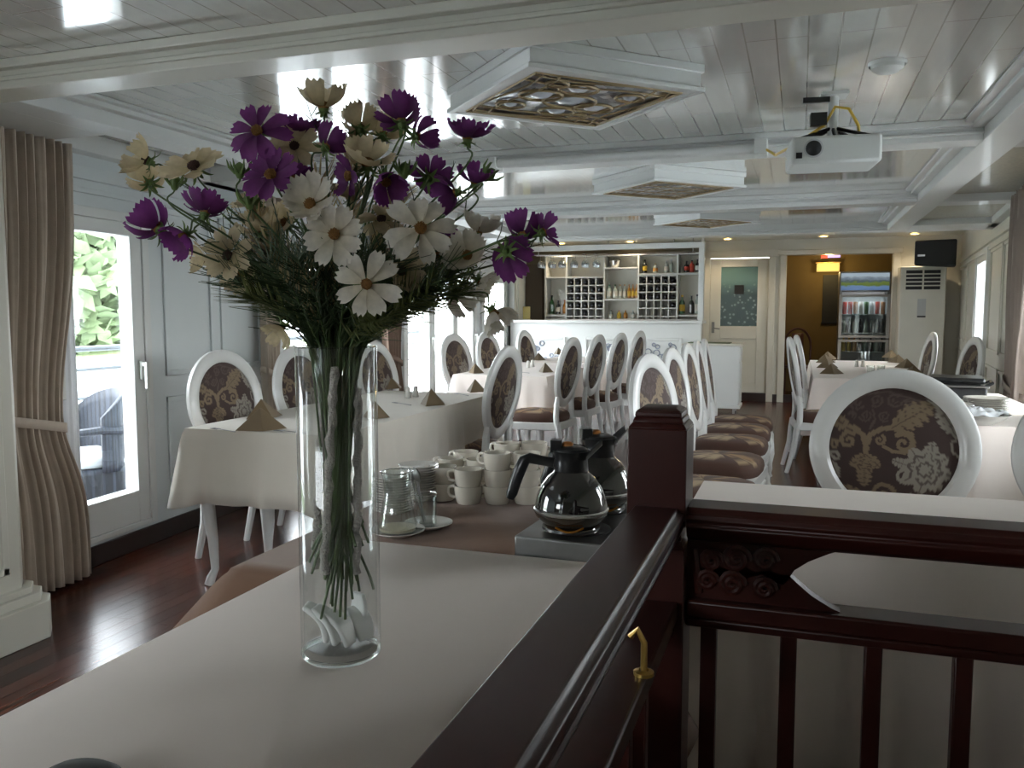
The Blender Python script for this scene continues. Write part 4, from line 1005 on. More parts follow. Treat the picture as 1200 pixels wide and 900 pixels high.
# ------------------------------------------------------------------ buffet crockery
ZT = .7475
def cup_proto():
    t = thing('coffee_cup', '', 'cup'); h = .050
    MB().lathe([(.0, .004), (.026, .004), (.027, 0), (.031, 0), (.034, .006), (.0375, .020), (.0395, .038), (.040, h), (.0375, h), (.037, .038), (.034, .018), (.028, .009), (0, .008)], 28).build('cup_body', m_chinac, t)
    MB().tube([(.038, 0, .044), (.049, 0, .045), (.056, 0, .041), (.057, 0, .029), (.053, 0, .019), (.045, 0, .016), (.035, 0, .017)], .0036, 8, flat=1.3).build('handle', m_chinac, t)
    return t
cupP = cup_proto(); cup_first = True
nms = ['bottom', 'second', 'third', 'top']
def cup_stack(px, py, n, rz, desc):
    global cup_first
    c = at(px, py, Z=ZT)
    for k in range(n):
        nm = 'top' if k == n - 1 and n > 1 else nms[k]
        lab = 'white coffee cup, %s of %s' % (nm, desc)
        loc = (c.x, c.y, ZT + k * .0465); a = rz + [0, .12, -.1][k % 3]
        if cup_first:
            cup_first = False; cupP.location = loc; cupP.rotation_euler = (0, 0, a); cupP['label'] = lab; cupP['group'] = 'stacked coffee cups'
        else: dup(cupP, loc, a, lab, 'stacked coffee cups')
cup_stack(519, 585, 2, R_(185), 'the front left stack beside the saucers')
cup_stack(549, 589, 2, R_(190), 'the front stack second from the saucers')
cup_stack(583, 589, 3, R_(188), 'the front stack of three left of the coffee pot')
cup_stack(617, 589, 3, R_(190), 'the front stack partly behind the pot handle')
cup_stack(529, 573, 2, R_(170), 'the second-row stack at the left')
cup_stack(562, 575, 2, R_(175), 'the second-row stack in the middle')
cup_stack(546, 564, 2, R_(170), 'the back stack at the left')
cup_stack(594, 574, 3, R_(175), 'the second-row stack behind the three-high stack')
cup_stack(626, 573, 3, R_(180), 'the second-row stack behind the pot handle')
cup_stack(609, 561, 2, R_(180), 'the back stack nearest the aisle chair')
cup_stack(638, 560, 2, R_(180), 'the back stack hidden behind the first pot')
def saucer(name, m, R):
    return MB().lathe([(0, .004), (R * .45, .003), (R * .5, 0), (R * .56, .001), (R * .8, .007), (R, .014), (R, .0158), (R * .8, .010), (R * .52, .0055), (0, .0058)], 40).build(name, m)
sp_ = None
words = ['lowest', 'second', 'third', 'fourth', 'fifth', 'sixth', 'seventh', 'eighth', 'ninth', 'tenth', 'eleventh', 'twelfth', 'thirteenth', 'fourteenth']
for (px, py, n, lab) in ((461, 601, 14, 'nearer stack beside the glass jug'), (491, 586, 14, 'farther stack next to the cups')):
    c = at(px, py, Z=ZT)
    for k in range(n):
        if sp_ is None: sp_ = o = saucer('saucer', m_china, .056)
        else: o = sp_.copy(); COL.objects.link(o)
        o.location = (c.x + .0012 * math.sin(k * 2.3), c.y, ZT + k * .0068)
        tag(o, 'white saucer, %s from below in the %s' % (words[k], lab) if k < n - 1 else 'white saucer on top of the %s' % lab, 'saucer', 'stacked saucers')
# glass jug, tumbler with spoons, saucers
c = at(466, 627, Z=ZT)
o = tag(saucer('saucer', m_china, .066), 'white saucer under the glass jug beside the vase', 'saucer'); o.location = (c.x, c.y, ZT)
jg = thing('glass_jug', 'clear waisted glass jug standing on a saucer right of the vase', 'jug', (c.x, c.y, ZT + .0062))
MB().lathe([(0, 0), (.044, 0), (.047, .006), (.046, .025), (.038, .062), (.032, .095), (.034, .130), (.039, .148), (.0375, .148), (.0325, .130), (.0305, .095), (.036, .062), (.044, .025), (.043, .008), (0, .006)], 36).build('body', m_glass2, jg)
MB().tube([(-.038, -.01, .075), (-.055, -.015, .075), (-.062, -.017, .055), (-.058, -.015, .03), (-.046, -.012, .02)], .0035, 8).build('handle', m_glass2, jg)
MB().lathe([(.0375, .1465), (.040, .149), (.0375, .150), (.0355, .149), (.0375, .1465)], 36).build('rim', m_solid, jg)
MB().lathe([(0, .0065), (.0425, .0075), (.0435, .014), (0, .014)], 30).build('cream_liquid', mat('cream_liquid', (.62, .55, .40), .3), jg)
c = at(497, 618, Z=ZT)
o = tag(saucer('saucer', m_china, .060), 'white saucer under the glass of spoons', 'saucer'); o.location = (c.x + .012, c.y, ZT)
tb = thing('glass_tumbler', 'straight glass tumbler holding spoons beside the jug', 'glass', (c.x + .006, c.y, ZT + .0062))
MB().lathe([(0, 0), (.024, 0), (.026, .004), (.0275, .078), (.0255, .078), (.024, .008), (0, .007)], 30).build('body', m_glass2, tb)
MB().lathe([(.0255, .0775), (.0278, .079), (.0255, .0803), (.0245, .079), (.0255, .0775)], 30).build('rim', m_solid, tb)
for k, (dx, dy, tx) in enumerate(((-.012, .004, -.022), (-.008, -.006, -.016), (-.014, -.002, -.03))):
    lab = ['steel spoon leaning left in the tumbler', 'steel spoon upright in the tumbler', 'steel spoon tilted farthest left in the tumbler'][k]
    s = thing('teaspoon', lab, 'spoon', (c.x + .006 + dx * .4, c.y + dy, ZT + .015), 0, 'spoons in the tumbler')
    MB().tube([(0, 0, 0), (tx * .5, 0, .05), (tx, 0, .1)], [.002, .0022, .003], 6).build('spoon_handle', m_brushed, s)
    MB().xf((tx * 1.15, 0, .117), (0, -.3, 0)).lathe([(0, -.02), (.008, -.012), (.010, 0), (.007, .013), (0, .018)], 14, sxy=(1, .3)).build('spoon_bowl', m_brushed, s)

# coffee warmer and pots
w0 = at(600, 641, Z=ZT)
wx0, wx1 = -.565, -.34; wy0, wy1 = 1.685, 2.12
wm = thing('coffee_warmer', 'flat brushed steel warming plate under the two coffee pots', 'coffee warmer', ((wx0 + wx1) / 2, (wy0 + wy1) / 2, ZT), R_(-3))
hw, hd_ = (wx1 - wx0) / 2, (wy1 - wy0) / 2
MB().b(-hw, hw, -hd_, hd_, 0, .048).build('case', m_brushed, wm, bevel=.004)
for s in (-1, 1): MB().lathe([(0, .001), (.07, .001), (.072, .0), (.072, -.001)], 30, 0, s * .105, .049).build('hot_plate', m_blackm, wm)
def pot():
    t = thing('coffee_pot', '', 'coffee pot')
    MB().lathe([(0, .002), (.054, .002), (.062, .006), (.058, .014), (.066, .026), (.079, .038), (.0815, .046)], 48).build('lower_bowl', mat('smoked_glass', (.03, .018, .010), .06, spec=.8, coat=1), t)
    MB().lathe([(.0805, .046), (.083, .049), (.083, .053), (.0795, .056)], 48).build('steel_band', m_silver, t)
    MB().lathe([(.0800, .055), (.080, .062), (.0745, .085), (.065, .106), (.052, .123), (.041, .132), (.036, .138)], 48).build('globe', m_coffee, t)
    MB().lathe([(.060, .005), (.0645, .009), (.0635, .014), (.059, .012)], 40).build('foot_ring', m_black, t)
    M = MB(); M.lathe([(.0365, .134), (.0375, .138), (.036, .158), (.036, .165), (.040, .176), (.043, .182), (.040, .182), (.034, .168), (.0, .166)], 36)
    # pouring lip to +x
    M.grid(lambda u, v: (.034 + .034 * v, (u - .5) * .066 * (1 - .5 * v), .160 + .034 * v + .014 * (2 * u - 1) ** 2), 9, 6)
    M.build('collar', m_black, t)
    M = MB(); M.lathe([(.038, .176), (.035, .185), (.024, .190), (.012, .192), (0, .192)], 30); M.b(-.046, -.02, -.016, .016, .178, .205); M.build('lid', m_black, t, bevel=.002)
    MB().lathe([(.012, .0), (.012, .006), (.008, .010), (0, .011)], 16, -.008, 0, .190).build('lid_button', m_orange, t)
    M = MB(); M.tube([(-.038, 0, .153), (-.065, 0, .157), (-.092, 0, .162), (-.104, 0, .157), (-.114, 0, .135), (-.124, 0, .108), (-.132, 0, .082), (-.136, 0, .070)], [.010, .010, .011, .0125, .0125, .012, .0115, .008], 12, flat=1.1); M.build('handle', m_black, t)
    M = MB(); M.tube([(-.03 + .06 * k / 10, -.0635 - .008 * math.sin(k * PI / 10), .024 - .008 * math.sin(k * PI / 10)) for k in range(11)], .0022, 6); M.build('amber_gleam', m_amber, t)  # amber glint on the lower bowl, modelled as a thin coloured arc
    return t
P1 = pot(); c = at(669, 622, Z=ZT + .05)
P1.location = (c.x, c.y, ZT + .049); P1.rotation_euler = (0, 0, R_(12)); P1['label'] = 'nearer black coffee pot with handle to the left on the warmer'; P1['group'] = 'coffee pots on the warmer'
c2 = Vector((c.x + .015, c.y + .205, 0))
dup(P1, (c2.x, c2.y, ZT + .049), R_(28), 'farther black coffee pot behind the nearer one, beside the newel post', 'coffee pots on the warmer')

# unidentified dark object at the very bottom left, built as a small case
c = at(99, 924, Z=.762)
o = tag(MB().lathe([(0, .026), (.6, .025), (.85, .019), (.97, .010), (1, .0)], 28, sxy=(.05, .028)).build('dark_object', m_blackm), 'small rounded black object on the white cloth at the bottom left edge', 'case')
o.location = (c.x, c.y, .7625); o.rotation_euler = (0, 0, .2)

# ------------------------------------------------------------------ table settings
def napkin_mesh():
    M = MB(); h = .085; w = .10; d = .075
    a = M.V(-w, -d * .2, 0); b = M.V(w, -d * .2, 0); c = M.V(0, d, 0); t = M.V(0, .01, h); f = M.V(0, -d, 0); g = M.V(.006, -d * .55, .004)
    M.Fc(a, f, t); M.Fc(f, b, t); M.Fc(b, c, t); M.Fc(c, a, t); M.Fc(a, c, b, f)
    return M
nk = None
def napkin(x, y, z, rz, label, s=1.0):
    global nk
    if nk is None: nk = o = napkin_mesh().build('folded_napkin', m_napkin, bevel=.002, sharp=20)
    else: o = nk.copy(); COL.objects.link(o)
    o.location = (x, y, z + .001); o.rotation_euler = (0, 0, rz); o.scale = (s,) * 3
    return tag(o, label, 'napkin', 'folded napkins')
def fork():
    t = thing('dinner_fork', '', 'fork')
    MB().tube([(0, -.09, .004), (0, -.03, .005), (0, .04, .006)], [.0055, .004, .003], 6, flat=.35).build('fork_handle', m_brushed, t)
    M = MB(); M.b(-.011, .011, .04, .06, .004, .006)
    for k in range(4): M.b(-.011 + k * .0063, -.008 + k * .0063, .06, .09, .004, .006)
    M.build('fork_head', m_brushed, t); return t
fk = None
def cutlery(x, y, z, rz, label):
    global fk
    if fk is None: fk = fork(); o = fk; o.location = (x, y, z); o.rotation_euler = (0, 0, rz); o['label'] = label; o['group'] = 'forks on the tables'; return
    dup(fk, (x, y, z), rz, label, 'forks on the tables')
sk = None
def shaker(x, y, z, label):
    global sk
    if sk is None:
        sk = t = thing('salt_shaker', '', 'shaker')
        MB().lathe([(0, 0), (.018, 0), (.02, .004), (.017, .03), (.015, .05)], 16).build('body', m_china, t); MB().lathe([(.0155, .05), (.0155, .06), (.01, .068), (0, .07)], 16).build('cap', m_china, t)
        t.location = (x, y, z); t['label'] = label; t['group'] = 'shakers on the tables'; return
    dup(sk, (x, y, z), 0, label, 'shakers on the tables')
zt = .7515
def on(px, py): c = at(px, py, Z=zt); return c.x, c.y
def nap(px, py, rz, lab, s=1.0): x, y = on(px, py); napkin(x, y, zt, rz, lab, s)
nap(306, 503, R_(40), 'brown folded napkin nearest, standing on the near end of the first table', 1.15)
nap(308, 489, R_(70), 'brown folded napkin behind the nearest one on the first table', 1.1)
nap(507, 474, R_(85), 'gold-brown folded napkin pyramid right of the vase on the first table', 1.1)
nap(441, 489, R_(95), 'brown folded napkin partly behind the right wall of the vase', 1.0)
nap(460, 455, R_(80), 'brown folded napkin beyond the shakers on the first table', .9)
nap(558, 459, R_(80), 'brown folded napkin at the far right corner of the first table', 1.0)
nap(558, 437, R_(90), 'brown folded napkin at the near left of the second table', 1.0)
nap(640, 436, R_(80), 'brown folded napkin at the near right of the second table', 1.0)
nap(632, 422, R_(90), 'brown folded napkin in the middle of the second table', 1.0)
nap(655, 415, R_(80), 'brown folded napkin at the far end of the second table', 1.0)
for k, (px, py) in enumerate(((974, 438), (969, 431), (967, 425), (970, 421))): nap(px, py, R_(15), ['nearest', 'second', 'third', 'farthest'][k] + ' gold folded napkin along the left edge of the right table', 1.05)
for k, (px, py) in enumerate(((1070, 440), (1062, 431), (1052, 425), (1044, 419))): nap(px, py, R_(-20), ['nearest', 'second', 'third', 'farthest'][k] + ' gold folded napkin along the right side of the right table', 1.05)
for px, py, rz, lab in ((262, 505, R_(70), 'fork left of the nearest brown napkin'), (340, 507, R_(80), 'fork at the near end of the first table by the vase'), (471, 474, R_(60), 'fork beside the shakers on the first table'), (541, 463, R_(50), 'fork before the far corner napkin of the first table'), (612, 437, R_(60), 'fork on the second table between two napkins')):
    x, y = on(px, py); cutlery(x, y, zt, rz, lab)
for px, py, lab in ((478, 466, 'left white shaker of the pair on the first table'), (487, 465, 'right white shaker of the pair on the first table'), (619, 431, 'left white shaker on the second table'), (624, 430, 'right white shaker on the second table'), (1004, 430, 'left white shaker in the middle of the right table'), (1011, 430, 'right white shaker in the middle of the right table')):
    x, y = on(px, py); shaker(x, y, zt, lab)
gl = None
for px, py, lab in ((1020, 440, 'short glass at the near edge of the right table'), (1032, 440, 'short glass nearest the right napkins on the right table'), (1012, 421, 'tall-stemmed glass far on the right table')):
    x, y = on(px, py)
    if gl is None: gl = o = MB().lathe([(0, 0), (.026, 0), (.03, .005), (.034, .085), (.032, .085), (.027, .008), (0, .007)], 20).build('drinking_glass', m_glass2)
    else: o = gl.copy(); COL.objects.link(o)
    o.location = (x, y, zt); tag(o, lab, 'glass', 'glasses on the right table')
# right side table
def plates(px, py, n, R, lab):
    c = at(px, py, Z=.802); pr = None
    for k in range(n):
        if pr is None: pr = o = saucer('dinner_plate', m_china, R)
        else: o = pr.copy(); COL.objects.link(o)
        o.location = (c.x, c.y, .802 + k * .0075); tag(o, 'white plate, %s from below in the %s' % (words[k], lab), 'plate', 'stacked plates')
plates(1108, 486, 6, .12, 'wide stack left behind the damask chair'); plates(1155, 482, 8, .10, 'stack beside the right curtain')
c = at(1146, 497, Z=.802)
bw = thing('white_bowl', 'shallow white bowl heaped with white napkins before the plates', 'bowl', (c.x, c.y, .802))
MB().lathe([(0, .004), (.05, .003), (.055, 0), (.06, .002), (.10, .025), (.125, .045), (.122, .046), (.095, .028), (.05, .009), (0, .008)], 36).build('bowl_shell', m_china, bw)
M = MB(); rnd = random.Random(2)
M.grid(lambda u, v: (.115 * v * math.cos(2 * PI * u), .115 * v * math.sin(2 * PI * u), .05 + .022 * (1 - v) + .007 * math.sin(9 * u * 2 * PI + 3) * v + .006 * math.sin(23 * u + 12 * v)), 40, 8); M.build('napkin_heap', m_sheer, bw)
c = at(1128, 470, Z=.802)
cf = thing('chafing_dish', 'black chafing dish with raised lid on the right side table', 'chafing dish', (c.x, c.y + .12, .802), R_(-8))
MB().b(-.16, .13, -.14, .14, .012, .075).build('water_pan', m_blackm, cf, bevel=.01)
M = MB().b(-.17, .14, -.15, .15, .075, .085); M.build('rim', m_brushed, cf, bevel=.003)
MB().b(-.15, .12, -.13, .15, .095, .125).build('lid', m_black, cf, bevel=.012)
MB().b(-.13, .10, -.1, .12, .085, .095).build('food_tray', m_black, cf)
MB().tube([(.12, -.1, .08), (.155, -.1, .10), (.155, .08, .10), (.12, .08, .08)], .008, 8).build('handle', m_black, cf)
for x in (-.14, .11):
    for y in (-.12, .12): MB().b(x - .012, x + .012, y - .012, y + .012, 0, .014).build('foot', m_black, cf)

# ------------------------------------------------------------------ curtains
def curtain(name, side, ya, yb, z0, z1, tie, nf, m, label, off=.10, amp=.03, pinch=.45, pside=0, tieband=True):
    t = thing(name, label, 'curtain', (side(ya), ya, 0)); o0 = Vector((side(ya), ya, 0)); g = 1 if side is XL else -1
    def fn(u, v):
        z = z1 + (z0 - z1) * v
        if tie: 
            d = (z - tie); w = 1 - pinch * math.exp(-(d / (.55 if d > 0 else .28)) ** 2)
        else: w = 1
        c = pside; y = ya + (yb - ya) * (c + (u - c) * w)
        dp = amp * (.8 + .4 * w) * math.sin(u * nf * 2 * PI + .4 * math.sin(z * 2)) + amp * .35 * math.sin(u * nf * 4.6 * PI + 1)
        x = side(y) + g * (off + dp)
        return (x - o0.x, y - o0.y, z)
    M = MB(); M.grid(fn, nf * 14, 40); M.build('drape', m, t, solid=.003, sharp=80)
    M = MB()
    if tie and tieband:
        w = (1 - pinch); y0 = ya + (yb - ya) * pside * pinch; y1 = y0 + (yb - ya) * w; ym = (y0 + y1) / 2; xm = side(ym) + g * off
        rx, ry = amp * 1.9, (y1 - y0) / 2 + .012
        n = 40
        rows = [[M.V(xm + rx * math.cos(2 * PI * k / n) - o0.x, ym + ry * math.sin(2 * PI * k / n) - o0.y, tie + dz + .05 * math.sin(2 * PI * k / n) * (-1 if pside < .5 else 1)) for k in range(n)] for dz in (-.022, .0, .022)]
        for a, b in zip(rows, rows[1:]):
            for k in range(n): M.Fc(a[k], a[(k + 1) % n], b[(k + 1) % n], b[k])
        M.build('tieback', m, t, solid=.006)
    return t
curtain('curtain', XL, 2.50, 3.08, .02, ZS, .80, 11, m_curt, 'taupe full-length curtain tied back beside the left pillar', off=.13, amp=.022, pinch=.24, pside=0)
curtain('sheer_curtain', XL, 2.52, 3.12, .05, 2.0, None, 9, m_sheer, 'white sheer strip showing under the taupe curtain', off=.055, amp=.012, pside=0, tieband=False)
curtain('curtain', XL, 4.72, 4.98, .02, ZS, .85, 6, m_curt, 'grey-brown curtain behind the left side of the bouquet', off=.10, amp=.028, pinch=.4, pside=0)
curtain('curtain', XL, 6.62, 7.12, .02, ZS, .85, 8, m_curt_b, 'brown curtain tied back right of the vase rim', off=.12, amp=.032, pinch=.35, pside=.4)
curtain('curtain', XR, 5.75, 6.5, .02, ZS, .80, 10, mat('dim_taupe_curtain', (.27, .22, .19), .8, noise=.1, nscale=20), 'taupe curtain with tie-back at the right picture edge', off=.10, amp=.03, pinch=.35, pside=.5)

# ------------------------------------------------------------------ bar
YF = 11.3
bl, br_ = at(598, 375, Y=YF).x, at(822, 375, Y=YF).x
bar = thing('bar_counter', 'white bar counter with framed lattice panels at the far end', 'bar counter', (0, YF, 0))
M = MB().b(bl, br_, 0, .12, .08, 1.13); M.b(bl, br_, .02, .12, 0, .08); M.b(bl, br_, -.02, 0, .08, .2); M.build('front_panel', m_white, bar, bevel=.004)
MB().b(bl - .03, br_ + .02, -.07, .45, 1.13, 1.172).build('countertop', m_white, bar, bevel=.006)
m_lat = mat('blue_grey_lattice', (.28, .31, .38), .5)
for (pa, pb) in ((622, 660), (688, 722), (755, 796)):
    xa, xb = at(pa, 400, Y=YF).x, at(pb, 400, Y=YF).x; z1_, z0_ = .90, .45
    M = MB()
    for q in ((xa, xb, z1_, z1_ + .035), (xa, xb, z0_ - .035, z0_), (xa - .035, xa, z0_ - .035, z1_ + .035), (xb, xb + .035, z0_ - .035, z1_ + .035)): M.b(q[0], q[1], -.022, 0, q[2], q[3])
    f = M.build('panel_frame', m_white, bar, bevel=.004)
    M = MB(); rnd = random.Random(int(pa))
    for k in range(16):
        cx, cz = rnd.uniform(xa + .05, xb - .05), rnd.uniform(z0_ + .06, z1_ - .05); r = rnd.uniform(.02, .045)
        M.tube([(cx + r * math.cos(j * PI / 8), -.008, cz + r * math.sin(j * PI / 8)) for j in range(16)], .007, 5, closed=True)
    M.build('lattice', m_lat, f)
# frame over the bar
bz = at(700, 291, Y=YF).z
hd = thing('bar_surround', 'white frame around the bar opening with posts and header', 'bar frame', (0, YF, 0))
M = MB().b(bl - .02, br_ + .02, .0, .10, bz - .02, bz + .05); M.build('header', m_white, hd, bevel=.004)
M = MB().b(bl - .02, bl + .06, .0, .10, 1.172, bz - .02); M.build('post', m_white, hd, bevel=.004)
M = MB().b(br_ - .05, br_ + .02, .0, .10, 1.172, bz - .02); M.build('post', m_white, hd, bevel=.004)
M = MB()
for px in (712, 789): x = at(px, 290, Y=YF).x; M.tube([(x, .05, bz + .05), (x, .05, ZB)], .012, 8)
M.build('strut', m_silver, hd)
# bar back room
struct(MB().b(-4.3, -1.36, 12.47, 12.5, 0, 2.34).build('wall_bar', m_olive))
xe = at(824, 375, Y=12.47).x
struct(MB().prism([(br_ - .03, YF + .12), (br_ + .0, YF + .12), (xe, 12.47), (xe - .03, 12.47)], 0, 2.34).build('wall_bar', m_cream))
YS = 12.2
def sX(zx): return at(600 + zx / 5.217, 330, Y=YS).x      # from the enlarged view of the shelf
def sZ(zy): return at(700, 280 + zy / 5.217, Y=YS).z
def XZ(zx, zy): c = at(600 + zx / 5.217, 280 + zy / 5.217, Y=YS); return c.x, c.z
sh = thing('bar_shelf', 'white back-bar shelf unit with wine racks and bottle shelves', 'shelf', (0, YS, 0))
M = MB(); D = .26; th_ = .012
zt_, zb_ = sZ(100), sZ(490)
M.b(sX(200), sX(1150), D, D + .01, zb_, zt_); M.build('back_board', m_cream, sh)
for zx in (205, 332, 562, 772, 1010, 1150): MB().b(sX(zx) - th_, sX(zx) + th_, 0, D, zb_, zt_).build('upright', m_white, sh, bevel=.002)
def board(a, b, zy, nm='shelf_board'): MB().b(sX(a), sX(b), -.005, D, sZ(zy) - .012, sZ(zy) + .010).build(nm, m_white, sh, bevel=.002)
board(205, 555, 232); board(205, 332, 468); board(565, 770, 180); board(565, 770, 372); board(772, 1150, 220); board(1010, 1150, 468); board(200, 1150, 100); board(200, 1150, 494)
def rack(a, b, ta, rows=6):
    M = MB(); W_ = (sX(b) - sX(a)) / 5; H_ = (sZ(ta) - zb_) / 5.35
    for k in range(1, 5): x = sX(a) + W_ * k; M.b(x - .009, x + .009, 0, D, zb_, sZ(ta))
    for k in range(0, 6): z = sZ(ta) - H_ * k; M.b(sX(a), sX(b), 0, D, z - .009, z + .009)
    M.build('wine_rack', m_white, sh, bevel=.002); return W_, H_
m_bottle = mat('dark_bottle_glass', (.006, .008, .010), .12, coat=.6); m_foil = mat('bottle_foil', (.02, .02, .03), .35)
wb_ = None
ordn = ['first', 'second', 'third', 'fourth', 'fifth']
def wine(x, z, lab):
    global wb_
    if wb_ is None:
        wb_ = thing('wine_bottle', lab, 'bottle', (x, YS + .0, z), 0, 'wine bottles in the racks')
        MB().xf((0, .24, 0), (PI / 2, 0, 0)).lathe([(0, 0), (.036, 0), (.037, .004), (.037, .15), (.030, .175), (.017, .20), (.0145, .235)], 20).build('glass', m_bottle, wb_)
        MB().xf((0, .24, 0), (PI / 2, 0, 0)).lathe([(.0155, .212), (.016, .25), (.0, .251)], 16).build('capsule', m_foil, wb_)
        wb_.location = (x, YS, z); return
    dup(wb_, (x, YS, z), 0, lab, 'wine bottles in the racks')
for rn, (a, b, ta, filled) in {'left': (338, 556, 236, [(r, c) for r in range(4) for c in range(5)] + [(4, 2)]), 'right': (778, 1004, 230, [(r, c) for r in range(3) for c in range(5)] + [(3, 4)])}.items():
    W_, H_ = rack(a, b, ta)
    for r, c in filled:
        wine(sX(a) + W_ * (c + .5), sZ(ta) - H_ * (r + 1) + .009 + .0375, 'dark wine bottle in the %s rack, %s row from top, %s from left' % (rn, ordn[r], ordn[c]))
def bottle(zx, zy, h, r, cg, cl, cc, lab, ys=.08):
    x, z = sX(zx), sZ(zy) + .010
    t = thing('bottle', lab, 'bottle', (x, YS + ys, z), 0, 'bottles on the bar shelves')
    MB().lathe([(0, 0), (r, 0), (r * 1.02, .005), (r, h * .58), (r * .75, h * .68), (r * .38, h * .76), (r * .34, h * .93)], 18).build('glass', cg, t)
    MB().lathe([(r * 1.03, h * .15), (r * 1.035, h * .5), (r * .99, h * .5)], 18).build('label', cl, t)
    MB().lathe([(r * .4, h * .9), (r * .4, h), (0, h)], 12).build('cap', cc, t)
g_green = mat('green_glass', (.02, .07, .03), .1, coat=.5); g_clear = mat('pale_glass', (.35, .40, .36), .1, coat=.5); g_amb = mat('amber_glass', (.30, .13, .02), .1, coat=.5)
l_white = mat('label_white', (.6, .58, .52), .6); l_yel = mat('label_yellow', (.55, .36, .03), .6); l_red = mat('label_red', (.40, .04, .02), .6); l_org = mat('label_orange', (.45, .2, .04), .6); c_gold = mat('gold_cap', (.5, .35, .1), .35, metal=.8)
bottle(235, 462, .28, .04, g_green, g_green, m_foil, 'tall green bottle in the left column of the bar shelf')
bottle(275, 462, .20, .032, m_bottle, l_white, m_foil, 'dark bottle with white label in the left column of the bar shelf')
bottle(315, 462, .21, .03, g_amb, l_org, l_red, 'reddish bottle at the right of the left column')
bottle(588, 366, .20, .036, g_clear, l_white, g_green, 'clear green-topped bottle first in the middle column')
bottle(624, 366, .20, .036, g_clear, l_white, g_green, 'clear green-topped bottle second in the middle column')
for k, zx in enumerate((655, 682, 710, 734, 757)): bottle(zx, 366, .20, .024, g_clear if k < 2 else g_amb, l_white if k < 2 else l_yel, l_org, ['first', 'second', 'third', 'fourth', 'fifth'][k] + ' orange-capped slim bottle right of the clear pair')
for k, zx in enumerate((600, 650, 690, 735)): bottle(zx, 490, .12, .03, [g_clear, l_yel, g_amb, g_clear][k], [l_white, l_yel, l_org, l_white][k], [m_foil, l_red, l_org, m_grey][k], ['leftmost clear', 'yellow', 'amber', 'rightmost clear'][k] + ' short jar on the lowest middle shelf')
bottle(805, 214, .19, .034, m_bottle, l_yel, m_foil, 'dark bottle with gold label above the right rack')
bottle(870, 214, .13, .034, g_clear, l_org, c_gold, 'squat pale bottle above the right rack')
bottle(938, 214, .17, .030, g_clear, l_white, m_grey, 'clear bottle right of the divider on the upper shelf')
bottle(968, 214, .19, .028, g_clear, g_clear, m_grey, 'second clear bottle on the upper shelf, without label')
bottle(1062, 214, .16, .036, m_bottle, l_red, m_foil, 'dark bottle on the upper right shelf, left of the red one')
bottle(1094, 214, .17, .036, l_red, l_red, m_foil, 'red bottle on the upper right shelf')
bottle(1128, 214, .18, .026, m_bottle, l_white, m_foil, 'dark bottle with white label at the upper right end')
bottle(1038, 462, .27, .042, g_green, l_yel, l_yel, 'green bottle with yellow label at the lower right')
bottle(1096, 462, .26, .036, m_bottle, m_bottle, m_foil, 'black bottle at the lower right between green and white-labelled ones')
bottle(1130, 462, .28, .034, g_clear, l_white, m_foil, 'bottle with white label at the right end of the lower shelf')
x, z = XZ(622, 172)
t = thing('ice_bucket', 'silver ice bucket on the top middle shelf of the bar', 'ice bucket', (x, YS + .12, sZ(180) + .010))
MB().lathe([(0, 0), (.055, 0), (.07, .03), (.085, .09), (.088, .10), (.08, .1), (.06, .03), (0, .01)], 24).build('bucket', m_silver, t)
MB().tube([(-.085, 0, .09), (-.06, 0, .13), (0, 0, .15), (.06, 0, .13), (.085, 0, .09)], .005, 6).build('handle', m_silver, t)
# hanging glasses on rail
rr = thing('glass_rail', 'steel rail under the bar header for hanging glasses', 'glass rack', (0, YF + .35, 0))
YG = YF + .35
gx = [at(px, 310, Y=YG).x for px in (635, 647, 659, 673, 686, 699)]
zr = at(660, 299, Y=YG).z
M = MB()
for dy in (-.05, .05): M.tube([(gx[0] - .1, dy, zr), (at(815, 300, Y=YG).x, dy, zr)], .007, 6)
M.build('rail', m_silver, rr)
M = MB()
for xx in (gx[0] - .05, at(812, 300, Y=YG).x): M.tube([(xx, 0, zr), (xx, 0, ZB)], .008, 6); M.tube([(xx, -.06, zr), (xx, .06, zr)], .006, 6)
M.build('hanger', m_silver, rr)
hg = None
m_goblet = glass('goblet_glass', (.80, .83, .84), .22)
for k, x in enumerate(gx):
    for j, dy in enumerate((-.07, .07)):
        lab = 'wine glass hanging upside down, %s from left in the %s row of the bar rail' % (['first', 'second', 'third', 'fourth', 'fifth', 'sixth'][k], ['front', 'rear'][j])
        if hg is None:
            hg = o = thing('hanging_wine_glass', lab, 'wine glass', (x, YG + dy, zr - .0), 0, 'glasses hanging over the bar')
            MB().lathe([(.034, .010), (.034, .008), (.004, .004), (.0035, -.07), (.02, -.085), (.038, -.115), (.040, -.14), (.034, -.18), (.0325, -.18), (.037, -.14), (.035, -.117), (0, -.09)], 22).build('goblet', m_goblet, o)
        else: o = dup(hg, (x, YG + dy, zr), 0, lab, 'glasses hanging over the bar')
# brown panel and notice left of the shelf
bp_ = tag(MB().b(at(605, 330, Y=12.41).x, at(636, 330, Y=12.41).x, 12.41, 12.46, .1, 2.02).build('brown_door_panel', m_brownpanel, bevel=.004), 'dark brown door panel left of the bar shelf', 'panel')
a, b_ = at(612, 371, Y=11.65), at(622, 356, Y=11.65)
nt = thing('notice_stand', 'small yellow paper notice standing on the bar at the left', 'notice', ((a.x + b_.x) / 2, 11.65, 1.173))
MB().b(-.055, .055, 0, .006, 0, .19).build('notice_sheet', mat('yellow_paper', (.50, .42, .16), .7), nt); MB().b(-.06, .06, -.03, .04, 0, .008).build('foot', m_grey, nt)

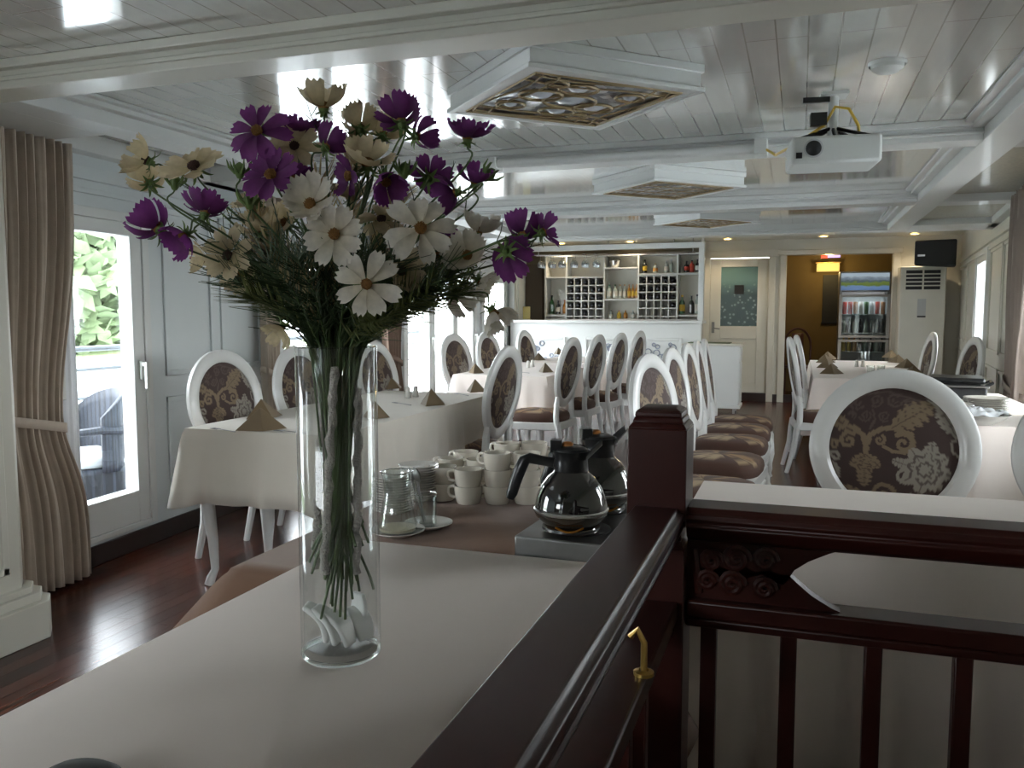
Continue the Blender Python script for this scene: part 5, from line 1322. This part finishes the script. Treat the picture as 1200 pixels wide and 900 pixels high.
# serving cabinet
x0, x1 = at(800, 440, Y=10.8).x, at(866, 440, Y=10.8).x
cb = thing('serving_cabinet', 'white serving cabinet on castors right of the bar', 'cabinet', ((x0 + x1) / 2, 11.0, 0)); hw = (x1 - x0) / 2
MB().b(-hw, hw, -.2, .22, .09, .86).build('carcass', m_white, cb, bevel=.004)
MB().b(-hw - .02, hw + .03, -.23, .25, .86, .885).build('top_board', m_cream, cb, bevel=.005)
MB().b(-hw - .015, hw + .02, -.215, .235, .07, .11).build('plinth', m_white, cb, bevel=.005)
MB().b(hw, hw + .012, -.18, .2, .66, .83).build('drawer', m_white, cb, bevel=.003); MB().b(hw, hw + .012, -.18, .2, .13, .64).build('door', m_white, cb, bevel=.003)
for sx_ in (-hw + .06, hw - .06):
    for sy in (-.16, .18): MB().xf((sx_, sy, .035), (0, PI / 2, 0)).lathe([(0, -.012), (.034, -.012), (.036, 0), (.034, .012), (0, .012)], 16).build('castor', m_grey, cb)
c = at(850, 403, Z=.886)
tag(MB().b(x0 + .05, x1 - .12, 10.85, 11.15, .8855, .897).build('serving_mat', mat('green_mat', (.08, .11, .05), .6), bevel=.003), 'olive green mat lying on the white serving cabinet', 'mat')

# air conditioner tower
x0, x1 = at(1052, 400, Y=12.05).x, at(1106, 400, Y=12.05).x; zt2 = at(1080, 312, Y=12.05).z; hw = (x1 - x0) / 2
ac = thing('air_conditioner', 'tall cream floor-standing air conditioner beside the alcove', 'air conditioner', ((x0 + x1) / 2, 12.05, 0))
MB().b(-hw, hw, 0, .34, .03, zt2).build('cabinet', m_cream, ac, bevel=.012)
MB().b(-hw + .03, hw - .03, .02, .32, 0, .03).build('plinth', m_blackm, ac)
g0, g1 = zt2 - .30, zt2 - .05
MB().b(-hw + .07, hw - .07, -.004, .002, g0, g1).build('grille_recess', m_blackm, ac)
M = MB()
for k in range(1, 5): z = g0 + (g1 - g0) * k / 5; M.b(-hw + .07, hw - .07, -.012, -.003, z - .008, z + .008)
M.b(-.01, .01, -.012, -.003, g0, g1); M.build('louvre', m_cream, ac)
MB().b(-.055, .045, -.006, .0, zt2 - .66, zt2 - .42).build('control_panel', m_grey, ac, bevel=.002); MB().b(-.055, .045, -.008, -.006, zt2 - .66, zt2 - .64).build('display', m_black, ac)

# loudspeaker
a, b_ = at(1075, 281, Y=11.75), at(1127, 312, Y=11.75)
spk = thing('loudspeaker', 'black loudspeaker mounted high in the right corner above the air conditioner', 'speaker', ((a.x + b_.x) / 2, 11.95, (a.z + b_.z) / 2), R_(-16)); hw, hz = (b_.x - a.x) / 2 * .95, (a.z - b_.z) / 2
M = MB().box8([(-hw, -.15, -hz * .85), (hw, -.15, -hz), (hw * .8, .17, -hz), (-hw * .6, .17, -hz * .85), (-hw, -.15, hz), (hw, -.15, hz), (hw * .8, .17, hz), (-hw * .6, .17, hz)]); M.build('case', m_blackm, spk, bevel=.02)
MB().b(-hw * .93, hw * .93, -.165, -.15, -hz * .8, hz * .92).build('grille', mat('speaker_grille', (.02, .022, .024), .7, bump=.6, bscale=400), spk, bevel=.006)
MB().b(-hw * .8, -hw * .45, -.169, -.164, -hz * .2, -hz * .05).build('badge', m_silver, spk)
MB().b(-.03, .03, .16, .36, -.04, .04).build('bracket', m_blackm, spk)

# drinks fridge in the alcove
YFr = 13.2
x0, x1 = at(983, 360, Y=YFr).x, at(1043, 360, Y=YFr).x; hw = (x1 - x0) / 2; zf = lambda y: at(1012, y, Y=YFr).z
fg = thing('drinks_fridge', 'tall glass-door drinks fridge with landscape header in the alcove', 'fridge', ((x0 + x1) / 2, YFr, 0))
M = MB(); M.b(-hw, hw, .45, .5, .05, zf(318)); M.b(-hw, -hw + .04, 0, .45, .05, zf(318)); M.b(hw - .04, hw, 0, .45, .05, zf(318)); M.b(-hw + .04, hw - .04, 0, .45, zf(342), zf(318)); M.b(-hw + .04, hw - .04, 0, .45, .05, .2); M.build('cabinet', m_brushed, fg, bevel=.005)
for x in (-hw + .06, hw - .06):
    for y in (.06, .44): MB().lathe([(.025, 0), (.025, .05)], 10, x, y).build('foot', m_black, fg)
def header_mat():
    m = mat('landscape_header', (.2, .3, .4), .4); n = m.node_tree.nodes; l = m.node_tree.links
    t = n.new('ShaderNodeTexCoord'); z = n.new('ShaderNodeTexNoise'); z.inputs['Scale'].default_value = 6; s = n.new('ShaderNodeSeparateXYZ'); l.new(t.outputs['Generated'], s.inputs[0]); l.new(t.outputs['Generated'], z.inputs['Vector'])
    a = n.new('ShaderNodeMath'); a.operation = 'MULTIPLY_ADD'; a.inputs[1].default_value = .35; l.new(z.outputs['Fac'], a.inputs[0]); l.new(s.outputs['Z'], a.inputs[2])
    r = n.new('ShaderNodeValToRGB'); l.new(a.outputs[0], r.inputs[0]); e = r.color_ramp.elements
    e[0].position = .18; e[0].color = (.10, .18, .34, 1); e[1].position = 1.0; e[1].color = (.35, .43, .5, 1)
    for p, c in ((.38, (.12, .2, .36, 1)), (.45, (.10, .15, .03, 1)), (.62, (.13, .18, .04, 1)), (.70, (.06, .09, .11, 1)), (.85, (.16, .20, .25, 1))): q = e.new(p); q.color = c
    b = n['Principled BSDF']; l.new(r.outputs[0], b.inputs['Base Color']); l.new(r.outputs[0], b.inputs['Emission Color']); b.inputs['Emission Strength'].default_value = .35; return m
MB().b(-hw + .02, hw - .02, -.008, 0, zf(340), zf(320)).build('header_sign', header_mat(), fg)
m_fpane = glass('fridge_pane', (.8, .85, .85), .03)
for (ya, yb) in ((345, 396), (398, 470)):
    za, zb2 = zf(ya), zf(yb); M = MB()
    M.b(-hw, hw, -.03, -.005, za - .035, za); M.b(-hw, hw, -.03, -.005, zb2, zb2 + .035); M.b(-hw, -hw + .045, -.03, -.005, zb2 + .035, za - .035); M.b(hw - .045, hw, -.03, -.005, zb2 + .035, za - .035)
    d_ = M.build('fridge_door', m_grey, fg, bevel=.003); MB().b(-hw + .045, hw - .045, -.02, -.016, zb2 + .035, za - .035).build('pane', m_fpane, d_)
MB().b(-hw + .04, hw - .04, .42, .45, .2, zf(342)).build('liner', m_grey, fg)
shz = [zf(368), zf(390), zf(412), zf(436)]
for z in shz: MB().b(-hw + .04, hw - .04, .03, .42, z - .008, z).build('wire_shelf', m_silver, fg)
can_cols = [(.45, .03, .02), (.5, .48, .44), (.35, .04, .03), (.06, .10, .05), (.30, .13, .06), (.5, .5, .5)]
can_m = [mat('can_colour_%d' % i, c, .3) for i, c in enumerate(can_cols)]
cnt = 0
for ri, z in enumerate(shz[:3]):
    for k in range(8):
        x = -hw + .085 + (2 * hw - .17) * k / 7
        cc = can_m[(k * 2 + ri * 3 + k // 3) % 6] if ri == 0 else [m_black, can_m[5], m_black, g_clear, m_blackm, can_m[5], m_bottle, g_clear][(k + ri * 3) % 8] if ri == 1 else [l_yel, l_yel, l_org, m_bottle, g_clear, m_bottle, g_clear, m_bottle][k]
        t = tag(MB().lathe([(0, 0), (.024, 0), (.028, .008), (.028, .13), (.02, .155), (.011, .175), (.011, .2), (0, .2)] if ri else [(0, 0), (.026, 0), (.031, .008), (.031, .165), (.026, .178), (0, .178)], 14).build('drink_bottle' if ri else 'drink_can', cc), ('drink bottle' if ri else 'drink can') + ', %s from left on the %s fridge shelf' % (['first', 'second', 'third', 'fourth', 'fifth', 'sixth', 'seventh', 'eighth'][k], ['upper', 'middle', 'lower'][ri]), 'bottle' if ri else 'can', 'drinks in the fridge')
        t.location = ((x0 + x1) / 2 + x, YFr + .10, z + .0005)
l = bpy.data.lights.new('fridge_lamp', 'AREA'); l.shape = 'RECTANGLE'; l.size = .5; l.size_y = .05; l.energy = 1.6; l.color = (.9, .95, 1)
o = bpy.data.objects.new('fridge_lamp', l); COL.objects.link(o); o.location = ((x0 + x1) / 2, YFr + .08, zf(346)); o.rotation_euler = (R_(15), 0, 0)
# dark menu board, box lamp, red light, plant stand in the alcove
a, b_ = at(963, 378, Y=14.25), at(983, 322, Y=14.25)
bd = thing('menu_board', 'dark tall board on the ochre alcove wall', 'board', ((a.x + b_.x) / 2, 14.28, (a.z + b_.z) / 2)); hw, hz = (b_.x - a.x) / 2, (b_.z - a.z) / 2
MB().b(-hw, hw, -.02, .02, -hz, hz).build('board_face', m_blackm, bd); MB().b(-hw - .015, hw + .015, -.01, .02, -hz - .015, -hz).build('ledge', m_blackm, bd)
a, b_ = at(957, 318, Y=14.1), at(984, 308, Y=14.1)
wl_ = thing('wall_lamp', 'small yellow box lamp above the dark board in the alcove', 'lamp', ((a.x + b_.x) / 2, 14.2, (a.z + b_.z) / 2)); hw, hz = (b_.x - a.x) / 2, (b_.z - a.z) / 2
MB().b(-hw, hw, -.1, .1, -hz, hz).build('shade', mat('yellow_shade', (.5, .36, .1), .5, emit=(1, .65, .18), es=.35), wl_, bevel=.006); MB().b(-hw - .02, hw + .02, -.11, .1, hz, hz + .015).build('cap', m_brass, wl_)
ll = bpy.data.lights.new('alcove_lamp', 'POINT'); ll.energy = 5; ll.color = (1, .72, .3); ll.shadow_soft_size = .08
o = bpy.data.objects.new('alcove_lamp', ll); COL.objects.link(o); o.location = ((a.x + b_.x) / 2, 13.7, 1.95)
c = at(970, 301, Y=13.2)
ng = thing('light_tube', 'glowing red and violet light tube at the top of the alcove', 'lamp', c)
MB().tube([(-.09, 0, 0), (.0, 0, .004)], .02, 10).build('red_glow', mat('red_glow', (1, .1, .05), .5, emit=(1, .06, .03), es=1.5), ng)
MB().tube([(.0, 0, .004), (.17, 0, .006)], .017, 10).build('violet_glow', mat('violet_glow', (.5, .4, 1), .5, emit=(.5, .35, .9), es=1.0), ng)
c = at(940, 440, Y=13.6)
ps = thing('wooden_armchair', 'dark reddish wooden chair in the shade of the alcove', 'chair', (at(940, 400, Y=13.6).x, 13.6, 0), R_(20))
mm = mat('red_brown_wood', (.06, .018, .012), .5)
MB().b(-.22, .22, -.22, .22, .42, .46).build('seat', mm, ps, bevel=.006)
M = MB(); M.tube([(.21 * math.cos(PI * k / 12), .2, .75 + .28 * math.sin(PI * k / 12)) for k in range(13)], .018, 8); M.tube([(-.21, .2, .75), (-.2, .19, .45)], .018, 8); M.tube([(.21, .2, .75), (.2, .19, .45)], .018, 8); M.grid(lambda u, v: (-.09 + .18 * u, .2, .46 + .5 * v), 4, 6); M.build('backrest', mm, ps, solid=.012)
for sx_ in (-.19, .19):
    for sy in (-.19, .19): MB().tube([(sx_, sy, .42), (sx_, sy, 0)], .018, 8).build('leg', mm, ps)
